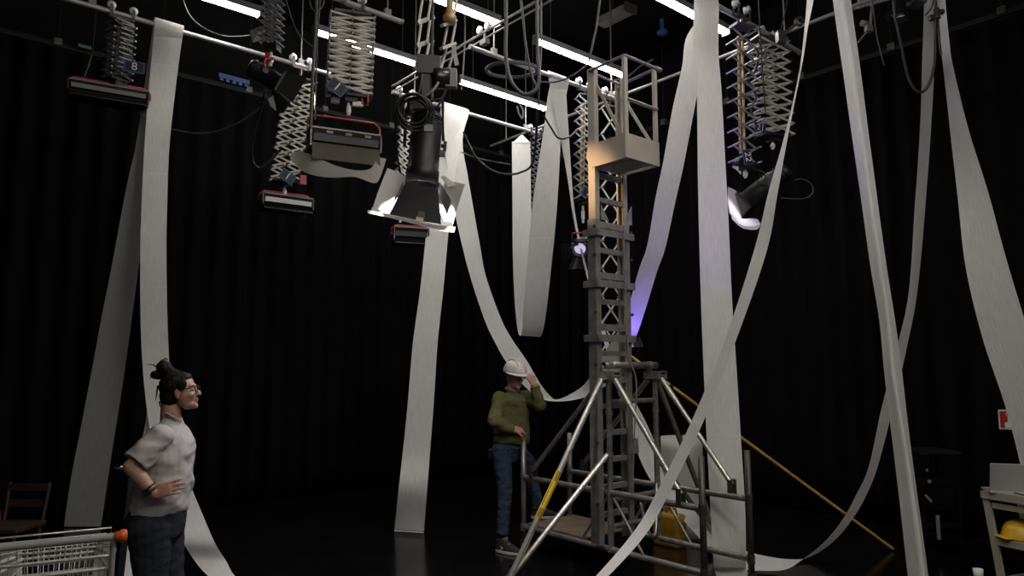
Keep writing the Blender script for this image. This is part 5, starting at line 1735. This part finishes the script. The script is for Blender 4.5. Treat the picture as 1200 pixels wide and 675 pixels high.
MB().path([c + (p_ * cos(2 * pi * i / 24) + q_ * sin(2 * pi * i / 24)) * 0.034 for i in range(24)], 0.010, 8, closed=True).path([c + d * 0.014 + (p_ * cos(2 * pi * i / 24) + q_ * sin(2 * pi * i / 24)) * 0.033 for i in range(24)], 0.009, 8, closed=True).build('wrist_band', M['strap'], mn)
sd = C(0.84, -0.54)
shoe(mn, Vector((anR.x, anR.y, 0)) - sd * 0.08, sd, 0.29, True)
sd2 = C(0.98, 0.05)
shoe(mn, Vector((anL.x, anL.y, ZL + 0.044)) - sd2 * 0.07, sd2, 0.28)
MB().obox(mp(575, 532, .02), R_ * 0.02, F_ * 0.03, UP * 0.05).build('belt_pouch', M['black'], mn, 0.01)

# ------------------------------------------------------------------ shopping cart
h0, h1 = at_z(147, 627.5, 1.0), at_z(0, 642, 1.0)
E1 = (h1 - h0)
E1.z = 0
E1.normalize()
E2 = Vector((E1.y, -E1.x, 0))
if E2.dot(F_) < 0:
    E2 = -E2
def ct(a, b_, z):
    return Vector((h0.x, h0.y, 0)) + E1 * a + E2 * b_ + UP * z
cart = empty('shopping_cart', ct(0.28, 0.35, 0), 'wire shopping cart with a grey handle and orange end caps at the lower left', 'shopping cart')
HW = 0.56
MB().tube(ct(0.03, 0, 1.0), ct(HW - 0.03, 0, 1.0), 0.016, n=16).build('handle', M['handle'], cart)
for a in (0.0, HW - 0.035):
    MB().lathe(ct(a - 0.003, 0, 1.0), E1, [(0.0, -0.006), (0.022, -0.004), (0.027, 0.006), (0.027, 0.02), (0.021, 0.028), (0.021, 0.045), (0, 0.045)], 18).obox(ct(a + 0.012, 0.022, 0.99), E1 * 0.012, E2 * 0.022, UP * 0.018).build('end_cap', M['orange'], cart)
top = [(0.05, 0.06, .985), (HW - 0.05, 0.06, .985), (HW - 0.11, 0.86, .82), (0.11, 0.86, .82)]
botm = [(0.08, 0.10, .60), (HW - 0.08, 0.10, .60), (HW - 0.13, 0.78, .66), (0.13, 0.78, .66)]
for a, c, nw, nm in ((0, 1, 16, 'back_gate'), (1, 2, 26, 'side_grid'), (2, 3, 14, 'front_grid'), (3, 0, 26, 'side_grid')):
    m = MB()
    A0, A1, B0, B1 = ct(*top[a]), ct(*top[c]), ct(*botm[a]), ct(*botm[c])
    for i in range(nw + 1):
        m.tube(A0.lerp(A1, i / nw), B0.lerp(B1, i / nw), 0.0022, n=6)
    for k_ in (0.09, 0.2, 0.34, 0.55, 0.78, 1.0):
        m.tube(A0.lerp(B0, k_), A1.lerp(B1, k_), 0.0085 if k_ in (0.2, 0.34) else 0.003, n=8)
    m.build(nm, M['chrome'], cart)
m = MB()
B = [ct(*q) for q in botm]
for i in range(13):
    m.tube(B[0].lerp(B[1], i / 12), B[3].lerp(B[2], i / 12), 0.0025, n=6)
for i in range(6):
    m.tube(B[0].lerp(B[3], i / 5), B[1].lerp(B[2], i / 5), 0.003, n=6)
m.build('basket_floor', M['chrome'], cart)
T4 = [ct(*q) for q in top]
rim = []
for i in range(4):
    p0, p1, p2 = T4[i - 1], T4[i], T4[(i + 1) % 4]
    rim += [p1.lerp(p0, 0.06), p1.lerp(p0, 0.02).lerp(p1.lerp(p2, 0.02), .5), p1.lerp(p2, 0.06)]
MB().path(rim, 0.007, 10, closed=True).build('rim', M['chrome'], cart)
MB().path([ct(0.055, 0.085, .995), ct(0.075, 0.07, 1.0), ct(HW - 0.07, 0.07, 1.0)], 0.005, 8).path([ct(0.055, 0.10, .98), ct(0.055, 0.095, 1.02), ct(HW - 0.06, 0.095, 1.02), ct(HW - 0.06, 0.10, .98)], 0.004, 8).build('top_wire', M['chrome'], cart)
m = MB()
for a in (0.045, HW - 0.045):
    m.path([ct(a, 0.0, 0.99), ct(a, 0.05, 0.93), ct(a, 0.10, 0.60), ct(a, 0.14, 0.30), ct(a, 0.10, 0.17)], 0.012, 10)
    m.path([ct(a, 0.13, 0.32), ct(a + (0.06 if a < .2 else -.06), 0.80, 0.24), ct(a + (0.06 if a < .2 else -.06), 0.84, 0.16)], 0.012, 10)
m.tube(ct(0.045, 0.13, 0.32), ct(HW - .045, 0.13, 0.32), 0.010).tube(ct(0.105, 0.80, 0.24), ct(HW - .105, 0.80, 0.24), 0.010)
m.tube(ct(0.12, 0.70, 0.255), ct(0.12, 0.72, 0.66), 0.010).tube(ct(HW - 0.12, 0.70, 0.255), ct(HW - 0.12, 0.72, 0.66), 0.010)
m.build('chassis', M['chrome'], cart)
for a, b_ in ((0.045, 0.08), (HW - 0.045, 0.08), (0.105, 0.86), (HW - 0.105, 0.86)):
    w_ = MB().lathe(ct(a - 0.015, b_, 0.062), E1, [(0.012, 0), (0.058, 0), (0.062, 0.008), (0.062, 0.022), (0.058, 0.03), (0.012, 0.03)], 20).build('wheel', M['cable'], cart)
    MB().bar(ct(a - 0.022, b_ + 0.02, 0.16), ct(a - 0.022, b_, 0.055), 0.03, 0.004, E1).bar(ct(a + 0.022, b_ + 0.02, 0.16), ct(a + 0.022, b_, 0.055), 0.03, 0.004, E1).obox(ct(a, b_ + 0.02, 0.165), E1 * 0.024, E2 * 0.02, UP * 0.006).build('fork', M['steel_dark'], w_)
m = MB()
for a in (0.30, 0.335):
    m.obox(ct(a, 0.078, 0.80), E1 * 0.006, E2 * 0.006, UP * 0.02)
m.build('gate_hook', M['chrome'], cart)

# dark board behind the woman, chair at the left
bd = empty('leaning_board', at_z(140, 715, 0), 'narrow black upright board standing behind the woman and the cart', 'board')
q0, q1 = P(137, 548, 4.76), P(156, 552, 4.72)
g0, g1 = P(112, 720, 4.70), P(133, 728, 4.62)
g0.z = g1.z = 0.01
MB().quad(g0, g1, q1, q0, 0.05).build('panel', M['black'], bd)
MB().quad(P(141, 546.5, 4.70), P(146, 547, 4.70), P(147, 550.5, 4.71), P(140, 549, 4.71), 0.012).build('lit_top_edge', M['white'], bd)  # white sliver standing in for light on the board's top edge
MB().obox(P(134, 645, 4.62), R_ * 0.008, UP * 0.012, F_ * 0.01).build('latch', M['chrome'], bd)
E_ = at_z(6, 668, 0)
ch = empty('wooden_chair', E_, 'dark wooden chair in the shadows at the left edge', 'chair')
MB().obox(E_ + UP * 0.36, R_ * 0.2, F_ * 0.2, UP * 0.02).build('seat', M['wood'], ch, 0.008)
for sx in (-1, 1):
    for sy in (-1, 1):
        MB().tube(E_ + R_ * 0.17 * sx + F_ * 0.17 * sy, E_ + R_ * 0.16 * sx + F_ * 0.16 * sy + UP * 0.35, 0.014, 0.018).build('leg', M['wood'], ch)
bk = MB()
for sx in (-1, 1):
    bk.tube(E_ + R_ * 0.17 * sx + F_ * 0.18 + UP * 0.36, E_ + R_ * 0.18 * sx + F_ * 0.24 + UP * 0.70, 0.016)
for z in (0.52, 0.66):
    bk.bar(E_ - R_ * 0.18 + F_ * 0.22 + UP * z, E_ + R_ * 0.18 + F_ * 0.22 + UP * z, 0.06, 0.014, F_)
bk.build('backrest', M['wood'], ch)
c = E_ - R_ * 0.10 - F_ * 0.05 + UP * 0.382
tag(MB().lathe(c, UP, [(0, 0), (0.045, 0), (0.05, 0.06), (0.04, 0.13), (0, 0.14)], 16).build('orange_bag', M['orange']), 'small orange bundle on the dark wooden chair at the left edge', 'bundle')

# ------------------------------------------------------------------ trolley at the right
k0 = at_z(1149, 573, 0.74)
k0.z = 0
T1, T2 = C(0.42, -0.907), C(0.907, 0.42)
def tr(a, b_, z):
    return k0 + T1 * a + T2 * b_ + UP * z
tl = empty('equipment_trolley', tr(0.4, 0.25, 0), 'cream metal three-shelf trolley at the right edge with a laptop on top', 'trolley')
for z, nm in ((0.715, 'top_shelf'), (0.36, 'middle_shelf'), (0.05, 'bottom_shelf')):
    i = 0.0 if z > 0.7 else (0.05 if z > 0.3 else 0.09)
    m = MB().obox(tr(0.45, 0.25, z), T1 * (0.45 - i), T2 * (0.25 - i * 0.3), UP * 0.012)
    m.obox(tr(0.45, 0.005 + i * 0.3, z - 0.02), T1 * (0.45 - i), T2 * 0.004, UP * 0.026)
    m.obox(tr(i, 0.25, z - 0.02), T1 * 0.004, T2 * (0.25 - i * 0.3), UP * 0.026)
    m.build(nm, M['cream'], tl)
MB().obox(tr(0.45, 0.03, 0.62), T1 * 0.38, T2 * 0.006, UP * 0.022).build('upper_rail', M['cream'], tl)
for a, b_ in ((0.02, 0.03), (0.86, 0.03), (0.02, 0.47), (0.86, 0.47)):
    s_ = 1 if a < 0.4 else -1
    MB().bar(tr(a, b_, 0.71), tr(a + 0.08 * s_, b_, 0.02), 0.05, 0.03, T2).build('leg', M['cream'], tl)
lp = empty('laptop', tr(0.30, 0.26, 0.727), 'grey laptop standing open on the cream trolley, seen from behind', 'laptop')
u_, v_ = C(0.95, -0.3), C(0.3, 0.95)
lb = tr(0.22, 0.10, 0.732) - u_ * 0.1
MB().obox(lb + v_ * 0.12 + u_ * 0.1, u_ * 0.18, v_ * 0.12, UP * 0.008).build('base', M['laptop'], lp, 0.004)
MB().obox(lb + u_ * 0.1 - v_ * 0.01 + UP * 0.12, u_ * 0.18, (UP * 0.95 - v_ * 0.25) * 0.12, v_ * 0.005 + UP * 0.0015).build('lid', M['laptop'], lp, 0.012)
cable('charger_lead', [tr(0.06, 0.1, 0.733), tr(0.10, 0.03, 0.735), tr(0.16, 0.05, 0.735), tr(0.14, 0.14, 0.735), tr(0.20, 0.10, 0.735), tr(0.34, 0.06, 0.735), tr(0.5, 0.05, 0.735), tr(0.7, 0.06, 0.735)], 0.007, 'grey lead lying along the front of the trolley top beside the laptop', m='grey')
tag(MB().lathe(tr(0.08, 0.2, 0.728), UP, [(0.02, 0), (0.05, 0), (0.05, 0.02), (0.02, 0.02), (0.02, 0)], 20).build('tape_roll', M['grey']), 'small grey roll on the corner of the trolley top behind the lead', 'tape roll')
hc = tr(0.20, 0.16, 0.378)
yh = empty('hard_hat', hc, 'yellow hard hat on the middle shelf of the cream trolley', 'hard hat')
m = MB()
vs = []
pr = [(0.132, 0.0), (0.136, 0.012), (0.126, 0.035), (0.116, 0.075), (0.092, 0.112), (0.05, 0.136), (0.001, 0.142)]
for r, z in pr:
    for i in range(28):
        a = 2 * pi * i / 28
        vs.append(hc + R_ * r * 1.12 * cos(a) + F_ * r * sin(a) + UP * z)
m.add(vs, [(q * 28 + i, q * 28 + (i + 1) % 28, (q + 1) * 28 + (i + 1) % 28, (q + 1) * 28 + i) for q in range(len(pr) - 1) for i in range(28)], 0, True)
m.path([hc + R_ * 0.13 * cos(a) + UP * (0.02 + 0.124 * sin(a)) for a in [radians(15 + 150 * i / 12) for i in range(13)]], 0.008, 8)
m.build('shell', M['yellow'], yh)
MB().obox(hc - R_ * 0.15 + UP * 0.008, R_ * 0.035, F_ * 0.08, UP * 0.004).build('peak', M['yellow'], yh, 0.003)
c = tr(0.55, 0.3, 0.378)
tag(MB().obox(c + UP * 0.06, T1 * 0.08, T2 * 0.08, UP * 0.06).build('tool_box', M['black'], None, 0.008), 'small black tool box behind the yellow hard hat on the trolley', 'tool box')
c = at_z(1147, 680, 0)
tag(MB().lathe(c, UP, [(0, 0), (0.03, 0), (0.038, 0.09), (0.034, 0.09), (0.027, 0.006), (0, 0.006)], 18).build('paper_cup', M['white']), 'small white cup on the floor left of the cream trolley', 'cup')

# fire alarm sign
sg = at_x(1182, 492, 8.37)
si = empty('fire_alarm_sign', sg, 'small red and white fire alarm sign with a hand on the right curtain', 'sign')
ys = Vector((0, -1, 0))
MB().obox(sg + X * 0.03, ys * 0.085, UP * 0.095, X * 0.034).build('border', M['white'], si)
MB().obox(sg - X * 0.005 + ys * 0.002, ys * 0.074, UP * 0.083, X * 0.001).build('red_field', M['signred'], si)
m = MB()
hp = lambda a, z: sg - X * 0.0075 + ys * a + UP * z
m.prism([hp(-0.03, -0.08), hp(0.06, -0.08), hp(0.065, -0.02), hp(0.04, 0.0), hp(0.012, -0.002), hp(0.012, 0.04), hp(-0.006, 0.04), hp(-0.006, -0.02), hp(-0.035, -0.03)], X * -0.001)
m.lathe(hp(0.003, 0.055), X * -1, [(0.014, 0), (0.022, 0), (0.022, 0.002), (0.014, 0.002)], 20)
m.build('hand_pictogram', M['white'], si)

# equipment stand
c = P(1092, 600, 7.0)
c.z = 0
eq = empty('equipment_rack', c, 'dark equipment rack in the shadows left of the trolley', 'rack')
MB().obox(c + UP * 0.93, R_ * 0.20, F_ * 0.2, UP * 0.012).build('top_plate', M['blackgloss'], eq)
m = MB()
for sx in (-1, 1):
    for sy in (-1, 1):
        m.tube(c + R_ * 0.17 * sx + F_ * 0.17 * sy, c + R_ * 0.17 * sx + F_ * 0.17 * sy + UP * 0.92, 0.011)
m.build('frame', M['curtain'], eq)
MB().obox(c + UP * 0.52 + F_ * 0.03, R_ * 0.165, F_ * 0.14, UP * 0.14).build('device', M['curtain'], eq, 0.01)
MB().obox(c + UP * 0.25, R_ * 0.18, F_ * 0.18, UP * 0.01).build('shelf', M['curtain'], eq)
m = MB()
m.obox(P(1099.5, 618, 6.78), R_ * 0.016, UP * 0.11, F_ * 0.004)
m.build('pale_strip', M['grey'], eq)
m = MB()
m.bar(P(1084, 580, 6.8), P(1092, 588, 6.8), 0.02, 0.006, F_).obox(P(1089, 564, 6.8), R_ * 0.012, UP * 0.014, F_ * 0.01).obox(P(1086, 551, 6.8), R_ * 0.006, UP * 0.01, F_ * 0.01)
m.build('fittings', M['grey'], eq)

# ------------------------------------------------------------------ light of the stage lamps (the tubes light the room themselves)
def spot(name, loc, target, energy, col, angle, r=0.05, blend=0.6):
    l = bpy.data.lights.new(name, 'SPOT')
    l.energy, l.color, l.spot_size, l.spot_blend, l.shadow_soft_size = energy, col, radians(angle), blend, r
    o = bpy.data.objects.new(name, l)
    COL.objects.link(o)
    o.location = loc
    o.rotation_euler = (target - loc).to_track_quat('-Z', 'Y').to_euler()
    return o


spot('spotlight_beam', P(494, 219, 5.0), P(487, 262, 4.9), 95, (1.0, 0.93, 0.99), 150, 0.03)
dl = D_of(on_bar(684, V3))
_a, _b = P(739, 412, 7.98), P(757, 335, 7.42)
spot('violet_lamp_beam', _a + (_b - _a).normalized() * 0.10, _b, 75, (0.24, 0.14, 1.0), 84, 0.05, 0.6)
spot('barn_lamp_beam', P(330, 105, 6.3), P(708, 222, 6.2), 280, (1.0, 0.62, 0.34), 16, 0.05, 0.9)
dr = D_of(on_bar(866, V4))
spot('right_spotlight_beam', P(878, 234, dr - 0.18), P(862, 250, dr - .25), 3.0, (0.95, 0.92, 1.0), 150, 0.05)
